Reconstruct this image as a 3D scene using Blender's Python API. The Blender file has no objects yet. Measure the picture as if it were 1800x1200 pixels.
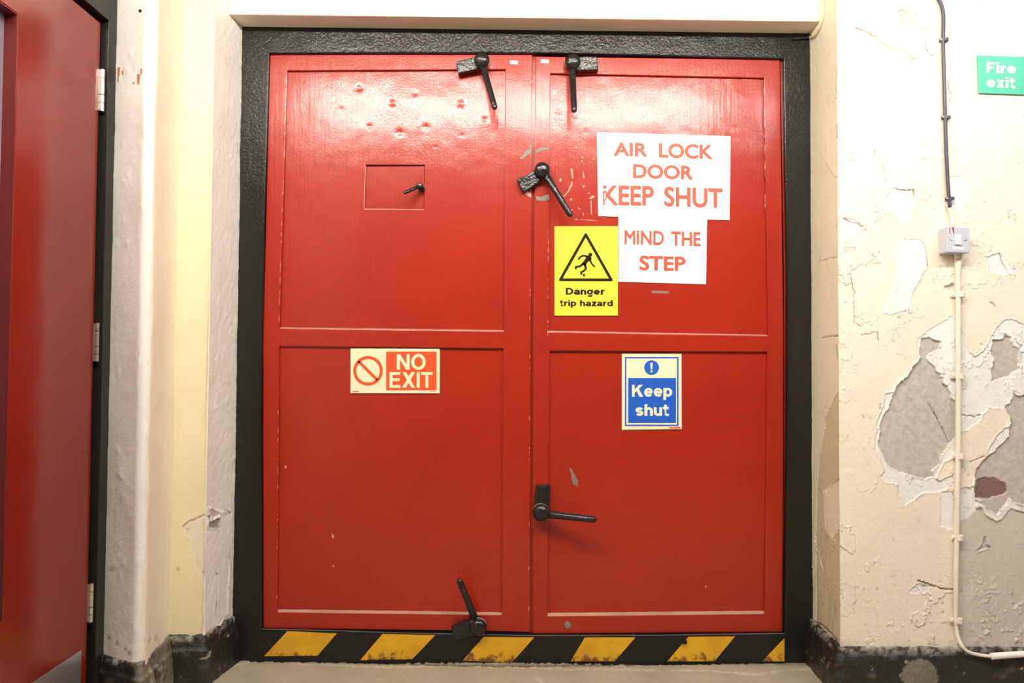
import bpy, bmesh, math, random
import numpy as np
from mathutils import Vector, Matrix
random.seed(4)
S = bpy.context.scene
COL = S.collection

# ------------------------------------------------------------------ camera
F_PX = 1350.0                                    # focal length for an 1800 px wide frame
CAM = np.array([0.0, -2.592, 0.995])
YAW, PITCH, ROLL = (math.radians(a) for a in (0.22, 1.64, 0.37))
def cam_axes():
    w = np.array([math.sin(YAW)*math.cos(PITCH), math.cos(YAW)*math.cos(PITCH), math.sin(PITCH)])
    a = np.array([math.cos(YAW), -math.sin(YAW), 0.0]); u = np.cross(a, w)
    return math.cos(ROLL)*a+math.sin(ROLL)*u, -math.sin(ROLL)*a+math.cos(ROLL)*u, w
AX, AU, AW = cam_axes()
cd = bpy.data.cameras.new('camera'); cam = bpy.data.objects.new('camera', cd); COL.objects.link(cam)
cd.sensor_fit = 'HORIZONTAL'; cd.sensor_width = 36.0; cd.lens = F_PX/1800*36.0; cd.clip_start = 0.02
cam.matrix_world = Matrix(((AX[0], AU[0], -AW[0], CAM[0]), (AX[1], AU[1], -AW[1], CAM[1]), (AX[2], AU[2], -AW[2], CAM[2]), (0, 0, 0, 1)))
S.camera = cam
# ------------------------------------------------------------------ view, world
S.view_settings.view_transform = 'Standard'; S.view_settings.look = 'None'
S.view_settings.gamma = 1.0; S.view_settings.use_curve_mapping = False
S.view_settings.exposure = 0.0
wd = bpy.data.worlds.new('world'); S.world = wd; wd.use_nodes = True
wd.node_tree.nodes['Background'].inputs[0].default_value = (0.9, 0.93, 1.0, 1)
wd.node_tree.nodes['Background'].inputs[1].default_value = 0.05
LAMP_POWER = 182.0                                # emission of the ceiling tubes
LAMP_COL, LAMP_COL_COOL, LAMP_POWER_COOL = (1.0, 0.93, 0.82), (0.95, 0.96, 1.0), 100.0
FILL_LAMPS_COOL = ((1.95, 'added cool fill tube, unseen, at the right end of the row'),)  # unseen tube added to brighten the right wall
LAMP_Y, LAMP_Z = -1.50, 2.375
LAMPS = ((-0.55, 'ceiling light in front of the doors, nearer the left wall'), (0.59, 'ceiling light in front of the doors, nearer the right wall'))

# ------------------------------------------------------------------ measuring helpers
def ray(px, py): return AX*(px-900)/F_PX + AU*(600-py)/F_PX + AW
def at(px, py, y):
    """photo position -> point on the vertical plane y = const"""
    d = ray(px, py); return CAM + d*(y-CAM[1])/d[1]
def atx(px, py, x):
    d = ray(px, py); return CAM + d*(x-CAM[0])/d[0]
def on_plane(px, py, O, n):
    d = ray(px, py); return CAM + d*np.dot(O-CAM, n)/np.dot(d, n)
MPP = 2.592/F_PX                                 # metres per photo pixel at the doors

# ------------------------------------------------------------------ materials
MATS = {}
def nd(nt, t, **kw):
    n = nt.nodes.new(t)
    for k, v in kw.items():
        if isinstance(k, str) and k.startswith('i_'): n.inputs[k[2:].replace('_', ' ')].default_value = v
        else: setattr(n, k, v)
    return n
def base_mat(name, col, rough=0.5, metal=0.0, spec=0.5):
    m = bpy.data.materials.new(name); m.use_nodes = True; nt = m.node_tree
    p = nt.nodes['Principled BSDF']
    p.inputs['Base Color'].default_value = (*col, 1); p.inputs['Roughness'].default_value = rough
    p.inputs['Metallic'].default_value = metal; p.inputs['Specular IOR Level'].default_value = spec
    MATS[name] = m
    return m, nt, p
def coords(nt, scale=(1, 1, 1)):
    tc = nd(nt, 'ShaderNodeTexCoord'); mp = nd(nt, 'ShaderNodeMapping'); mp.inputs['Scale'].default_value = scale
    nt.links.new(tc.outputs['Object'], mp.inputs['Vector']); return mp.outputs['Vector']
def noise(nt, vec, scale, detail=4, rough=0.55):
    n = nd(nt, 'ShaderNodeTexNoise'); n.inputs['Scale'].default_value = scale; n.inputs['Detail'].default_value = detail
    n.inputs['Roughness'].default_value = rough; nt.links.new(vec, n.inputs['Vector']); return n.outputs['Fac']
def ramp(nt, fac, a, b, ca=(0, 0, 0, 1), cb=(1, 1, 1, 1)):
    r = nd(nt, 'ShaderNodeValToRGB'); e = r.color_ramp.elements
    e[0].position = a; e[1].position = b; e[0].color = ca; e[1].color = cb
    nt.links.new(fac, r.inputs['Fac']); return r.outputs['Color']
def mix(nt, fac, a, b):
    n = nd(nt, 'ShaderNodeMix', data_type='RGBA')
    for sock, v in ((n.inputs['Factor'], fac), (n.inputs['A'], a), (n.inputs['B'], b)):
        if isinstance(v, (int, float)): sock.default_value = v
        elif isinstance(v, tuple): sock.default_value = (*v[:3], 1)
        else: nt.links.new(v, sock)
    return n.outputs['Result']
def mul(nt, a, b):
    n = nd(nt, 'ShaderNodeMath', operation='MULTIPLY')
    for s, v in zip(n.inputs, (a, b)):
        if isinstance(v, (int, float)): s.default_value = v
        else: nt.links.new(v, s)
    return n.outputs[0]
def add(nt, a, b):
    n = nd(nt, 'ShaderNodeMath', operation='ADD')
    for s, v in zip(n.inputs, (a, b)):
        if isinstance(v, (int, float)): s.default_value = v
        else: nt.links.new(v, s)
    return n.outputs[0]
def bump(nt, p, h, dist, strength=1.0):
    b = nd(nt, 'ShaderNodeBump'); b.inputs['Distance'].default_value = dist; b.inputs['Strength'].default_value = strength
    nt.links.new(h, b.inputs['Height']); nt.links.new(b.outputs['Normal'], p.inputs['Normal'])

def paint_red(name, col, rough, brush):
    m, nt, p = base_mat(name, col, rough)
    v1 = coords(nt, (90, 90, 5)); v2 = coords(nt)
    n1 = noise(nt, v1, 1.0, 3); n2 = noise(nt, v2, 7.0, 2); n3 = noise(nt, v2, 160.0, 2)
    h = add(nt, add(nt, mul(nt, n1, brush), mul(nt, n2, 2.2)), mul(nt, n3, brush*0.6))
    bump(nt, p, h, 0.0009)
    p.inputs['Specular IOR Level'].default_value = 0.40
    nt.links.new(mix(nt, ramp(nt, noise(nt, v2, 3.0, 5), 0.35, 0.75), col, tuple(c*0.86 for c in col)), p.inputs['Base Color'])
    return m
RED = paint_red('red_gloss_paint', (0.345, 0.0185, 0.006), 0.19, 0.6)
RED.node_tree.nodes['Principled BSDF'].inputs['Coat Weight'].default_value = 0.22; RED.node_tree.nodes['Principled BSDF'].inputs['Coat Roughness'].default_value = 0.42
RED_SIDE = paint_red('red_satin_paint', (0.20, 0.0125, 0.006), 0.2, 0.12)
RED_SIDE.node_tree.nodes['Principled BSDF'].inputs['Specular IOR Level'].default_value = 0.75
def paint_black(name, b, rough):
    m, nt, p = base_mat(name, (0.012, 0.0125, 0.011), rough)
    v = coords(nt); h = add(nt, add(nt, noise(nt, v, 110, 3, 0.5), mul(nt, noise(nt, v, 14, 2), 1.6)), mul(nt, noise(nt, v, 300, 2), 0.5))
    bump(nt, p, h, b); p.inputs['Specular IOR Level'].default_value = 0.3
    return m
BLACK = paint_black('black_gloss_paint', 0.0011, 0.15)
BLACK_SIDE = paint_black('black_satin_paint', 0.0006, 0.3)
def latch_black():
    m, nt, p = base_mat('black_enamel', (0.012, 0.013, 0.012), 0.2)
    v = coords(nt); bump(nt, p, add(nt, noise(nt, v, 120, 3), mul(nt, noise(nt, v, 35, 2), 1.5)), 0.0016)
    nt.links.new(mix(nt, ramp(nt, noise(nt, v, 40, 6, 0.7), 0.62, 0.72), (0.012, 0.013, 0.012), (0.07, 0.065, 0.052)), p.inputs['Base Color'])
    return m
ENAMEL = latch_black()
def plain(name, col, rough=0.5, metal=0.0, b=0.0, sc=60, var=0.0):
    m, nt, p = base_mat(name, col, rough, metal)
    v = coords(nt)
    if b: bump(nt, p, noise(nt, v, sc, 4), b)
    if var: nt.links.new(mix(nt, ramp(nt, noise(nt, v, 9, 5), 0.3, 0.75), col, tuple(c*(1-var) for c in col)), p.inputs['Base Color'])
    return m
DUST = plain('pale_dust', (0.50, 0.27, 0.20), 0.8, 0, 0.001, 200, 0.3)
CHIP = plain('bare_metal_chip', (0.25, 0.215, 0.17), 0.5, 0, 0.0005, 300, 0.4)
CHIPW_EDGE = plain('pale_chip_and_lit_edge', (0.66, 0.40, 0.30), 0.6, 0, 0.0, 60, 0.2)
WHITE_SIGN = plain('white_board', (0.86, 0.87, 0.85), 0.35, var=0.03)
SALMON = plain('red_vinyl', (0.64, 0.075, 0.035), 0.5, var=0.15)
YELLOW_SIGN = plain('yellow_board', (0.86, 0.74, 0.05), 0.4, var=0.05)
INK = plain('black_ink', (0.014, 0.011, 0.006), 0.7); INK.node_tree.nodes['Principled BSDF'].inputs['Specular IOR Level'].default_value = 0.15
GLOW = plain('cream_board', (0.80, 0.82, 0.56), 0.4, var=0.05)
SIGN_RED = plain('sign_red_ink', (0.80, 0.085, 0.018), 0.4)
SIGN_BLUE = plain('sign_blue_ink', (0.012, 0.105, 0.56), 0.4, var=0.1)
GREEN = plain('green_board', (0.03, 0.44, 0.27), 0.4)
METAL_BOX = plain('grey_enamelled_steel', (0.52, 0.55, 0.62), 0.35, 0.0, 0.0003, 200)
WHITE_PLASTIC = plain('white_plastic', (0.85, 0.85, 0.84), 0.3)
BLACK_PVC = plain('black_cable_sheath', (0.055, 0.052, 0.075), 0.4)
CREAM_PVC = plain('cream_painted_cable', (0.87, 0.80, 0.67), 0.45, 0, 0.0015, 90, 0.12)
STEEL = plain('satin_steel', (0.72, 0.68, 0.64), 0.28, 1.0)
ALU = plain('brushed_aluminium', (0.62, 0.60, 0.64), 0.36, 0.9)
CEIL = plain('dark_ceiling_paint', (0.20, 0.18, 0.15), 0.8, 0, 0.001, 40)  # unseen ceiling and far walls toned dark to cut bounced light
DARK_WALL = plain('dark_brown_wall_paint', (0.16, 0.12, 0.09), 0.7, 0, 0.001, 40)
PLAIN_WALL = plain('plain_cream_paint', (0.86, 0.79, 0.65), 0.55, 0, 0.0015, 60, 0.05)
def glass():
    m, nt, p = base_mat('obscured_glass', (0.24, 0.19, 0.24), 0.12)
    v = coords(nt, (1, 120, 2)); bump(nt, p, noise(nt, v, 1.0, 3), 0.002)
    return m
GLASS = glass()
def yellow_paint():
    m, nt, p = base_mat('yellow_hazard_paint', (0.74, 0.40, 0.015), 0.4)
    v = coords(nt); tc = nd(nt, 'ShaderNodeNewGeometry'); sp = nd(nt, 'ShaderNodeSeparateXYZ'); nt.links.new(tc.outputs['Position'], sp.inputs[0])
    low = nd(nt, 'ShaderNodeMapRange'); low.inputs[1].default_value = 0.005; low.inputs[2].default_value = 0.05; low.inputs[3].default_value = 0.30; low.inputs[4].default_value = 0.0
    nt.links.new(sp.outputs['Z'], low.inputs[0])
    f = ramp(nt, add(nt, noise(nt, v, 45, 6, 0.65), low.outputs[0]), 0.68, 0.80)
    nt.links.new(mix(nt, f, mix(nt, ramp(nt, noise(nt, v, 12, 4), 0.3, 0.7), (0.76, 0.43, 0.012), (0.62, 0.32, 0.012)), (0.20, 0.085, 0.025)), p.inputs['Base Color'])
    bump(nt, p, noise(nt, v, 120, 4), 0.0012)
    return m
YELLOW = yellow_paint()
def wear_mat(name, base, white, grey, brick, tan, rough=0.55, b=0.002, base2=None):
    """paint that has come off in layers: the mesh's own 'wear' and 'dirt' values say which layer shows"""
    m, nt, p = base_mat(name, base, rough)
    a = nd(nt, 'ShaderNodeAttribute', attribute_name='wear'); sp = nd(nt, 'ShaderNodeSeparateColor'); nt.links.new(a.outputs['Color'], sp.inputs[0])
    d = nd(nt, 'ShaderNodeAttribute', attribute_name='dirt')
    v = coords(nt); n1 = noise(nt, v, 6, 5); n2 = noise(nt, v, 55, 5, 0.65); n3 = noise(nt, v, 220, 4)
    c0 = mix(nt, ramp(nt, n1, 0.35, 0.7), base, base2 or tuple(c*0.95 for c in base))
    c = mix(nt, a.outputs['Alpha'], c0, mix(nt, n2, tan, tuple(x*0.85 for x in tan)))
    c = mix(nt, sp.outputs['Red'], c, mix(nt, n2, white, tuple(x*0.9 for x in white)))
    c = mix(nt, sp.outputs['Green'], c, mix(nt, ramp(nt, n2, 0.3, 0.7), grey, tuple(x*0.72 for x in grey)))
    c = mix(nt, sp.outputs['Blue'], c, mix(nt, ramp(nt, n3, 0.35, 0.65), brick, tuple(x*0.65 for x in brick)))
    c = mix(nt, d.outputs['Fac'], c, (0.13, 0.095, 0.05))
    nt.links.new(c, p.inputs['Base Color'])
    rr = nd(nt, 'ShaderNodeMath', operation='MULTIPLY_ADD'); nt.links.new(sp.outputs['Green'], rr.inputs[0]); rr.inputs[1].default_value = 0.3; rr.inputs[2].default_value = rough
    nt.links.new(rr.outputs[0], p.inputs['Roughness'])
    bump(nt, p, add(nt, n2, mul(nt, n3, 0.5)), b)
    return m
CREAM, WHITE, GREYP, BRICK, TAN = (0.88, 0.79, 0.655), (0.89, 0.89, 0.85), (0.60, 0.55, 0.48), (0.27, 0.16, 0.14), (0.74, 0.60, 0.41)
WALL_R = wear_mat('peeling_cream_paint', CREAM, WHITE, GREYP, BRICK, (0.68, 0.62, 0.53), b=0.0011, base2=(0.86, 0.765, 0.62))
WALL_RR = wear_mat('flaking_tan_paint', (0.86, 0.82, 0.64), WHITE, GREYP, BRICK, (0.70, 0.64, 0.43))
WALL_Y = wear_mat('yellow_cream_paint', (0.84, 0.735, 0.49), WHITE, GREYP, BRICK, (0.85, 0.76, 0.60), 0.45, 0.001)
WALL_L = wear_mat('pinkish_white_paint', (0.84, 0.82, 0.765), (0.90, 0.88, 0.86), (0.46, 0.42, 0.40), BRICK, (0.66, 0.56, 0.48), 0.6, 0.0010)
WALL_C = wear_mat('cream_white_paint', (0.88, 0.81, 0.68), WHITE, GREYP, BRICK, TAN, 0.55, 0.0018)
FLOOR = wear_mat('worn_concrete', (0.42, 0.375, 0.28), (0.66, 0.62, 0.50), (0.17, 0.145, 0.10), (0.20, 0.08, 0.03), (0.30, 0.26, 0.19), 0.55, 0.002, (0.35, 0.31, 0.23))
SKIRT = wear_mat('worn_black_paint', (0.014, 0.0145, 0.013), (0.55, 0.52, 0.45), (0.20, 0.185, 0.14), (0.12, 0.05, 0.02), (0.10, 0.09, 0.075), 0.3, 0.003, (0.022, 0.022, 0.02))

# ------------------------------------------------------------------ mesh helpers
def link(name, me, mats, parent=None, smooth=False):
    for m in (mats if isinstance(mats, (list, tuple)) else [mats]): me.materials.append(m)
    if smooth:
        for p in me.polygons: p.use_smooth = True
    o = bpy.data.objects.new(name, me); COL.objects.link(o)
    if parent is not None:
        o.parent = parent; o.matrix_parent_inverse = parent.matrix_world.inverted()
    return o
def tag(o, label, cat, group=None, kind=None):
    o['label'] = label
    if cat: o['category'] = cat
    if group: o['group'] = group
    if kind: o['kind'] = kind
    return o
def empty(name, loc):
    o = bpy.data.objects.new(name, None); COL.objects.link(o); o.location = Vector(loc); o.empty_display_size = 0.05
    bpy.context.view_layer.update(); return o
def finish(bm, name, mats, parent=None, bevel=0.0, segs=2, smooth=False):
    bmesh.ops.recalc_face_normals(bm, faces=bm.faces)
    if bevel:
        ed = [e for e in bm.edges if len(e.link_faces) == 2 and e.calc_face_angle(0) > 0.5]
        bmesh.ops.bevel(bm, geom=ed, offset=bevel, segments=segs, profile=0.6, affect='EDGES', clamp_overlap=True)
    me = bpy.data.meshes.new(name); bm.to_mesh(me); bm.free()
    return link(name, me, mats, parent, smooth)
def add_prism(bm, front, back, mi=0):
    f = [bm.verts.new(Vector(p)) for p in front]; b = [bm.verts.new(Vector(p)) for p in back]
    n = len(f); fs = [bm.faces.new(f), bm.faces.new(b[::-1])]
    for i in range(n): fs.append(bm.faces.new((f[i], b[i], b[(i+1) % n], f[(i+1) % n])))
    for x in fs: x.material_index = mi
    return fs
def plate(bm, pts, y0, y1, mi=0):
    """photo outline on the plane y0, given thickness back to y1"""
    fr = [at(px, py, y0) for px, py in pts]
    return add_prism(bm, fr, [np.array((p[0], y1, p[2])) for p in fr], mi)
def add_box(bm, lo, hi, mi=0):
    x0, y0, z0 = lo; x1, y1, z1 = hi
    return add_prism(bm, [(x0, y0, z0), (x1, y0, z0), (x1, y0, z1), (x0, y0, z1)], [(x0, y1, z0), (x1, y1, z0), (x1, y1, z1), (x0, y1, z1)], mi)
def add_tube(bm, pts, radii, n=14, round_ends=True):
    pts = [Vector(p) for p in pts]
    if isinstance(radii, (int, float)): radii = [radii]*len(pts)
    P, R = list(pts), list(radii)
    if round_ends:
        d0 = (P[0]-P[1]).normalized(); d1 = (P[-1]-P[-2]).normalized(); a, b = [], []
        for t in (80, 55, 30): a.append((P[0]+d0*R[0]*math.sin(math.radians(t)), R[0]*math.cos(math.radians(t))))
        for t in (30, 55, 80): b.append((P[-1]+d1*R[-1]*math.sin(math.radians(t)), R[-1]*math.cos(math.radians(t))))
        P = [q for q, _ in a]+P+[q for q, _ in b]; R = [q for _, q in a]+R+[q for _, q in b]
    rings = []
    ref = Vector((0, -1, 0.013))
    for i, p in enumerate(P):
        t = (P[min(i+1, len(P)-1)]-P[max(i-1, 0)]).normalized()
        r = ref if abs(t.dot(ref.normalized())) < 0.95 else Vector((1, 0, 0))
        u = t.cross(r).normalized(); w = u.cross(t)
        rings.append([bm.verts.new(p+(u*math.cos(2*math.pi*k/n)+w*math.sin(2*math.pi*k/n))*R[i]) for k in range(n)])
    for a, b in zip(rings, rings[1:]):
        for k in range(n): bm.faces.new((a[k], a[(k+1) % n], b[(k+1) % n], b[k]))
    bm.faces.new(rings[0][::-1]); bm.faces.new(rings[-1])
def add_dome(bm, c, prof, n=28):
    """lathe about the -y axis; prof = [(radius, distance out from the door)]"""
    rings = []
    for r, h in prof:
        if r < 1e-6: rings.append([bm.verts.new(Vector((c[0], c[1]-h, c[2])))])
        else: rings.append([bm.verts.new(Vector((c[0]+r*math.cos(2*math.pi*k/n), c[1]-h, c[2]+r*math.sin(2*math.pi*k/n)))) for k in range(n)])
    for a, b in zip(rings, rings[1:]):
        for k in range(n):
            q = [a[k % len(a)], a[(k+1) % n] if len(a) > 1 else None, b[(k+1) % n] if len(b) > 1 else None, b[k % len(b)]]
            bm.faces.new([v for v in q if v is not None])
    if len(rings[0]) > 1: bm.faces.new(rings[0][::-1])
def smooth_path(pts, n=6):
    pts = [Vector(p) for p in pts]; out = []
    for i in range(len(pts)-1):
        p0, p1, p2, p3 = pts[max(i-1, 0)], pts[i], pts[i+1], pts[min(i+2, len(pts)-1)]
        for k in range(n):
            t = k/n; out.append(0.5*((2*p1)+(p2-p0)*t+(2*p0-5*p1+4*p2-p3)*t*t+(3*p1-p0-3*p2+p3)*t**3))
    out.append(pts[-1]); return out

# ------------------------------------------------------------------ numpy noise and layered paint grids
def vnoise(x, y, scale, seed, octaves=3, gain=0.5):
    rs = np.random.RandomState(seed); tot = np.zeros_like(x); amp, norm = 1.0, 0.0
    for o in range(octaves):
        L = rs.rand(64, 64)*2-1; fx, fy = x*scale+rs.rand()*64, y*scale+rs.rand()*64
        ix, iy = np.floor(fx).astype(int), np.floor(fy).astype(int); tx, ty = fx-ix, fy-iy
        tx, ty = tx*tx*(3-2*tx), ty*ty*(3-2*ty)
        g = lambda a, b: L[a % 64, b % 64]
        tot += amp*((g(ix, iy)*(1-tx)+g(ix+1, iy)*tx)*(1-ty)+(g(ix, iy+1)*(1-tx)+g(ix+1, iy+1)*tx)*ty)
        norm += amp; amp *= gain; scale *= 2.03
    return tot/norm
def inside(px, py, poly):
    r = np.zeros(px.shape, bool); n = len(poly)
    for i in range(n):
        x0, y0 = poly[i]; x1, y1 = poly[(i+1) % n]
        if y0 == y1: continue
        c = ((y0 > py) != (y1 > py)) & (px < (x1-x0)*(py-y0)/(y1-y0)+x0)
        r ^= c
    return r
def seg_dist(px, py, line):
    d = np.full(px.shape, 9.0)
    for (x0, y0), (x1, y1) in zip(line, line[1:]):
        dx, dy = x1-x0, y1-y0; t = np.clip(((px-x0)*dx+(py-y0)*dy)/(dx*dx+dy*dy+1e-12), 0, 1)
        d = np.minimum(d, np.hypot(px-x0-t*dx, py-y0-t*dy))
    return d
def blur(a, r):
    for ax in (0, 1):
        p = np.pad(a, [(r+1, r) if k == ax else (0, 0) for k in (0, 1)], mode='edge'); c = np.cumsum(p, axis=ax)
        a = (np.take(c, range(2*r+1, c.shape[ax]), axis=ax)-np.take(c, range(0, c.shape[ax]-2*r-1), axis=ax))/(2*r+1)
    return a
HEIGHT = {'C': 0.0, 'F': 0.0025, 'T': -0.0012, 'W': -0.0018, 'R': 0.0022, 'G': -0.0055, 'B': -0.0085}
def paint_grid(O, U, V, N, us, vs, patches, cracks, seed, jag=0.004, rough=0.0008, curl=0.004, flakes=0.0, dirtf=None, bubbles=0.0, bubf=None):
    """a wall face as a fine grid; patches = [(layer, photo outline)] and cracks = [(photo line, width, layer or None)] are measured on the face"""
    O, U, V, N = (np.array(a, float) for a in (O, U, V, N))
    uu, vv = np.meshgrid(us, vs, indexing='ij')
    to2 = lambda pts: [(float(np.dot(on_plane(px, py, O, N)-O, U)), float(np.dot(on_plane(px, py, O, N)-O, V))) for px, py in pts]
    wu = uu+jag*vnoise(uu, vv, 90, seed, 3, 0.6); wv = vv+jag*vnoise(uu, vv, 90, seed+1, 3, 0.6)
    lay = np.full(uu.shape, 'C', dtype='<U1')
    for L, pts in patches: lay[inside(wu, wv, to2(pts))] = L
    h = np.zeros(uu.shape)
    for L, z in HEIGHT.items(): h[lay == L] = z
    paint = ((lay == 'C') | (lay == 'F') | (lay == 'T') | (lay == 'W') | (lay == 'R')).astype(float)
    top = ((lay == 'C') | (lay == 'F')).astype(float)
    for msk in (paint, top, (lay == 'R').astype(float)):
        e = 1-blur(blur(msk, 3), 2); k = np.clip(vnoise(uu, vv, 22, seed+2, 2)*1.6+0.55, 0, 1)
        h += msk*np.clip(e*1.8, 0, 1)**2*curl*k
    if flakes:
        n1 = vnoise(uu, vv, 16, seed+5, 5, 0.62); msk = (n1 > 0.20).astype(float); e = blur(msk, 2)
        h += (lay != 'G')*flakes*msk*(1+1.5*np.clip((1-e)*2, 0, 1))*np.clip(vnoise(uu, vv, 5, seed+6, 2)*2+0.4, 0, 1)
    fe = np.zeros(uu.shape) if not flakes else np.clip(1-np.abs(n1-0.205)/0.022, 0, 1)*np.clip(vnoise(uu, vv, 11, seed+14, 3)*2.2-0.15, 0, 0.75)*(lay != 'G')
    g = (lay == 'G')|(lay == 'B')
    h += rough*vnoise(uu, vv, 60, seed+7, 4, 0.6)*np.where(g, 1.3, 1.0)+0.002*vnoise(uu, vv, 6, seed+8, 2)
    if bubbles:
        b = np.clip(vnoise(uu, vv, 70, seed+9, 2)-0.30, 0, 1)*bubbles
        h += b*(bubf(uu, vv) if bubf is not None else 1.0)
    dirt = fe
    for line, w, L in cracks:
        d = seg_dist(wu, wv, to2(line)); m = d < w
        if L is None: h[m] -= 0.0035; dirt = np.maximum(dirt, np.clip(1.3-d/w, 0, 0.9)*np.clip(0.8+vnoise(uu, vv, 30, seed+12, 2), 0.2, 1.0))
        else: lay[m] = L
    if dirtf is not None: dirt = np.maximum(dirt, dirtf(uu, vv))
    P = O[None, None]+uu[..., None]*U+vv[..., None]*V+h[..., None]*N
    ch = np.zeros(uu.shape+(4,))
    for k, Ls in enumerate((('W', 'R'), ('G',), ('B',), ('T',))):
        ch[..., k] = blur(np.isin(lay, Ls).astype(float), 1) if True else 0
    nu, nv = uu.shape; idx = np.arange(nu*nv).reshape(nu, nv)
    q = np.stack([idx[:-1, :-1], idx[1:, :-1], idx[1:, 1:], idx[:-1, 1:]], -1).reshape(-1, 4)
    return P.reshape(-1, 3), q, ch.reshape(-1, 4), dirt.reshape(-1)
def grid_object(name, pieces, mat, mats_per=None, smooth=True, parent=None):
    """pieces = [(verts, quads, wear, dirt, material index)] joined into ONE mesh"""
    vs, qs, ws, ds, mi, off = [], [], [], [], [], 0
    for v, q, w, d, k in pieces:
        vs.append(v); qs.append(q+off); ws.append(w); ds.append(d); mi.append(np.full(len(q), k)); off += len(v)
    vs, qs, ws, ds, mi = np.concatenate(vs), np.concatenate(qs), np.concatenate(ws), np.concatenate(ds), np.concatenate(mi)
    me = bpy.data.meshes.new(name); me.vertices.add(len(vs)); me.vertices.foreach_set('co', vs.astype(np.float32).ravel())
    me.loops.add(len(qs)*4); me.loops.foreach_set('vertex_index', qs.astype(np.int32).ravel())
    me.polygons.add(len(qs)); me.polygons.foreach_set('loop_start', np.arange(0, len(qs)*4, 4, dtype=np.int32))
    me.polygons.foreach_set('material_index', mi.astype(np.int32)); me.polygons.foreach_set('use_smooth', np.full(len(qs), smooth))
    me.update(calc_edges=True)
    a = me.attributes.new('wear', 'FLOAT_COLOR', 'POINT'); a.data.foreach_set('color', ws.astype(np.float32).ravel())
    a = me.attributes.new('dirt', 'FLOAT', 'POINT'); a.data.foreach_set('value', ds.astype(np.float32).ravel())
    return link(name, me, mat, parent)
def quad_piece(pts, k=0):
    return np.array(pts, float), np.array([[0, 1, 2, 3]]), np.zeros((4, 4)), np.zeros(4), k
def frange(a, b, s): return np.linspace(a, b, max(2, int(round((b-a)/s))+1))

# ------------------------------------------------------------------ the setting: key positions
CEIL_Z, BACK_Y, RIGHT_X = 2.46, -4.4, 2.75
LX = -1.166                                       # left wall with the single door
RW_Y = -0.245                                     # right wall
REV_L0, REV_L1 = np.array([-0.943, -0.182]), np.array([-0.917, 0.0])
REV_R0, REV_R1 = np.array([1.011, RW_Y]), np.array([1.0225, 0.0])
LINT_Y = -0.092
# ---- right wall
def P_(s, ox, oy, pts): return [(ox+x/s, oy+y/s) for x, y in pts]
A_ = [(1620,595),(1633,593),(1650,599),(1654,600),(1652.5,613),(1645,618),(1633,622),(1630,632),(1642,643),(1648,655),(1655,658),(1656,672),(1665,678),(1672,692),(1673,700),(1681.5,706),(1681.5,769),(1669.5,780),(1665,791),(1655.4,801.5),(1652,817),(1639,827.5),(1639,838),(1626,841.6),(1606.7,837),(1580.7,828.6),(1561,819),(1550.3,795),(1543.8,784),(1546,764.7),(1550.3,734),(1563,717),(1568.8,697.5),(1574,680),(1598,658.5),(1606.7,643),(1617.5,630),(1615.3,617),(1619.7,606.5)]
B_ = P_(6, 1600, 550, [(870,285),(930,275),(985,270),(1000,215),(1060,250),(1080,340),(1165,385),(1150,500),(1150,600),(1080,640),(1060,665),(960,690),(865,735),(860,600),(890,500),(850,400)])
Cc = P_(4.614, 1660, 680, [(560,50),(530,130),(490,170),(530,230),(540,290),(520,340),(525,400),(450,460),(380,530),(310,600),(260,660),(240,760),(240,830),(250,930),(310,980),(350,1030),(420,1085),(460,1060),(530,970),(580,985),(646,1000),(800,1000),(800,40),(646,65),(600,70)])
Crim = P_(4.614, 1660, 680, [(240,900),(300,985),(340,1040),(420,1095),(470,1065),(535,985),(580,1000),(646,1012),(800,1012),(800,985),(646,960),(570,940),(530,900),(500,960),(430,1040),(360,1000),(300,930)])
BR = P_(4.614, 1660, 680, [(280,740),(330,735),(420,735),(460,765),(520,780),(525,850),(480,880),(430,890),(330,910),(250,905),(245,830)])
W1 = [(1673,555),(1686,566),(1695,593),(1703,617),(1713,628),(1732,613),(1742,592),(1760,565),(1777,560),(1800,570),(1835,580),(1835,700),(1800,697),(1790,700),(1781,692),(1778,710),(1770,717),(1745,717),(1738,713),(1738,718),(1727,726.6),(1725,738.5),(1712,747),(1699,755),(1682,758),(1676,720),(1668,690),(1650,668),(1640,650),(1622,630),(1610,600),(1622,588),(1640,575),(1655,567)]
W2 = P_(4.614, 1660, 680, [(530,320),(480,340),(430,390),(380,470),(345,550),(400,530),(460,470),(530,400)])
W3 = [(1684,860),(1712,853),(1716,895),(1701,910),(1684,914)]
W4 = [(1655,864),(1678,862),(1678,931),(1653,925),(1652,880)]
W5 = P_(5.457, 1470, 820, [(430,100),(470,150),(580,155),(600,250),(655,375),(780,290),(830,240),(940,245),(965,240),(1010,235),(1060,200),(1130,195),(1130,60),(1080,95),(1000,130),(960,120),(920,100),(800,130),(700,100),(550,40),(470,0)])
W6 = P_(4.615, 1520, 600, [(170,425),(228,405),(235,480),(205,560),(150,620),(130,700),(95,700),(100,640),(120,590),(150,540)])
WR = [(1543,752),(1537,775),(1537,790),(1546,802),(1553,822),(1572,835),(1606,845),(1640,848),(1646,836),(1652,822),(1660,812),(1672,806),(1676,795),(1690,780),(1690,760),(1660,760),(1640,830),(1606,830),(1562,812),(1550,790),(1549,765)]
W7 = P_(5.455, 1470, 400, [(600,150),(660,105),(720,120),(790,115),(840,150),(860,250),(880,380),(850,420),(770,530),(730,620),(715,780),(620,800),(540,840),(450,825),(490,700),(580,570),(600,300)])
W8 = P_(5, 1470, 180, [(500,750),(540,765),(680,775),(680,870),(650,1020),(580,1060),(500,970),(440,940),(420,860)])
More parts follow.
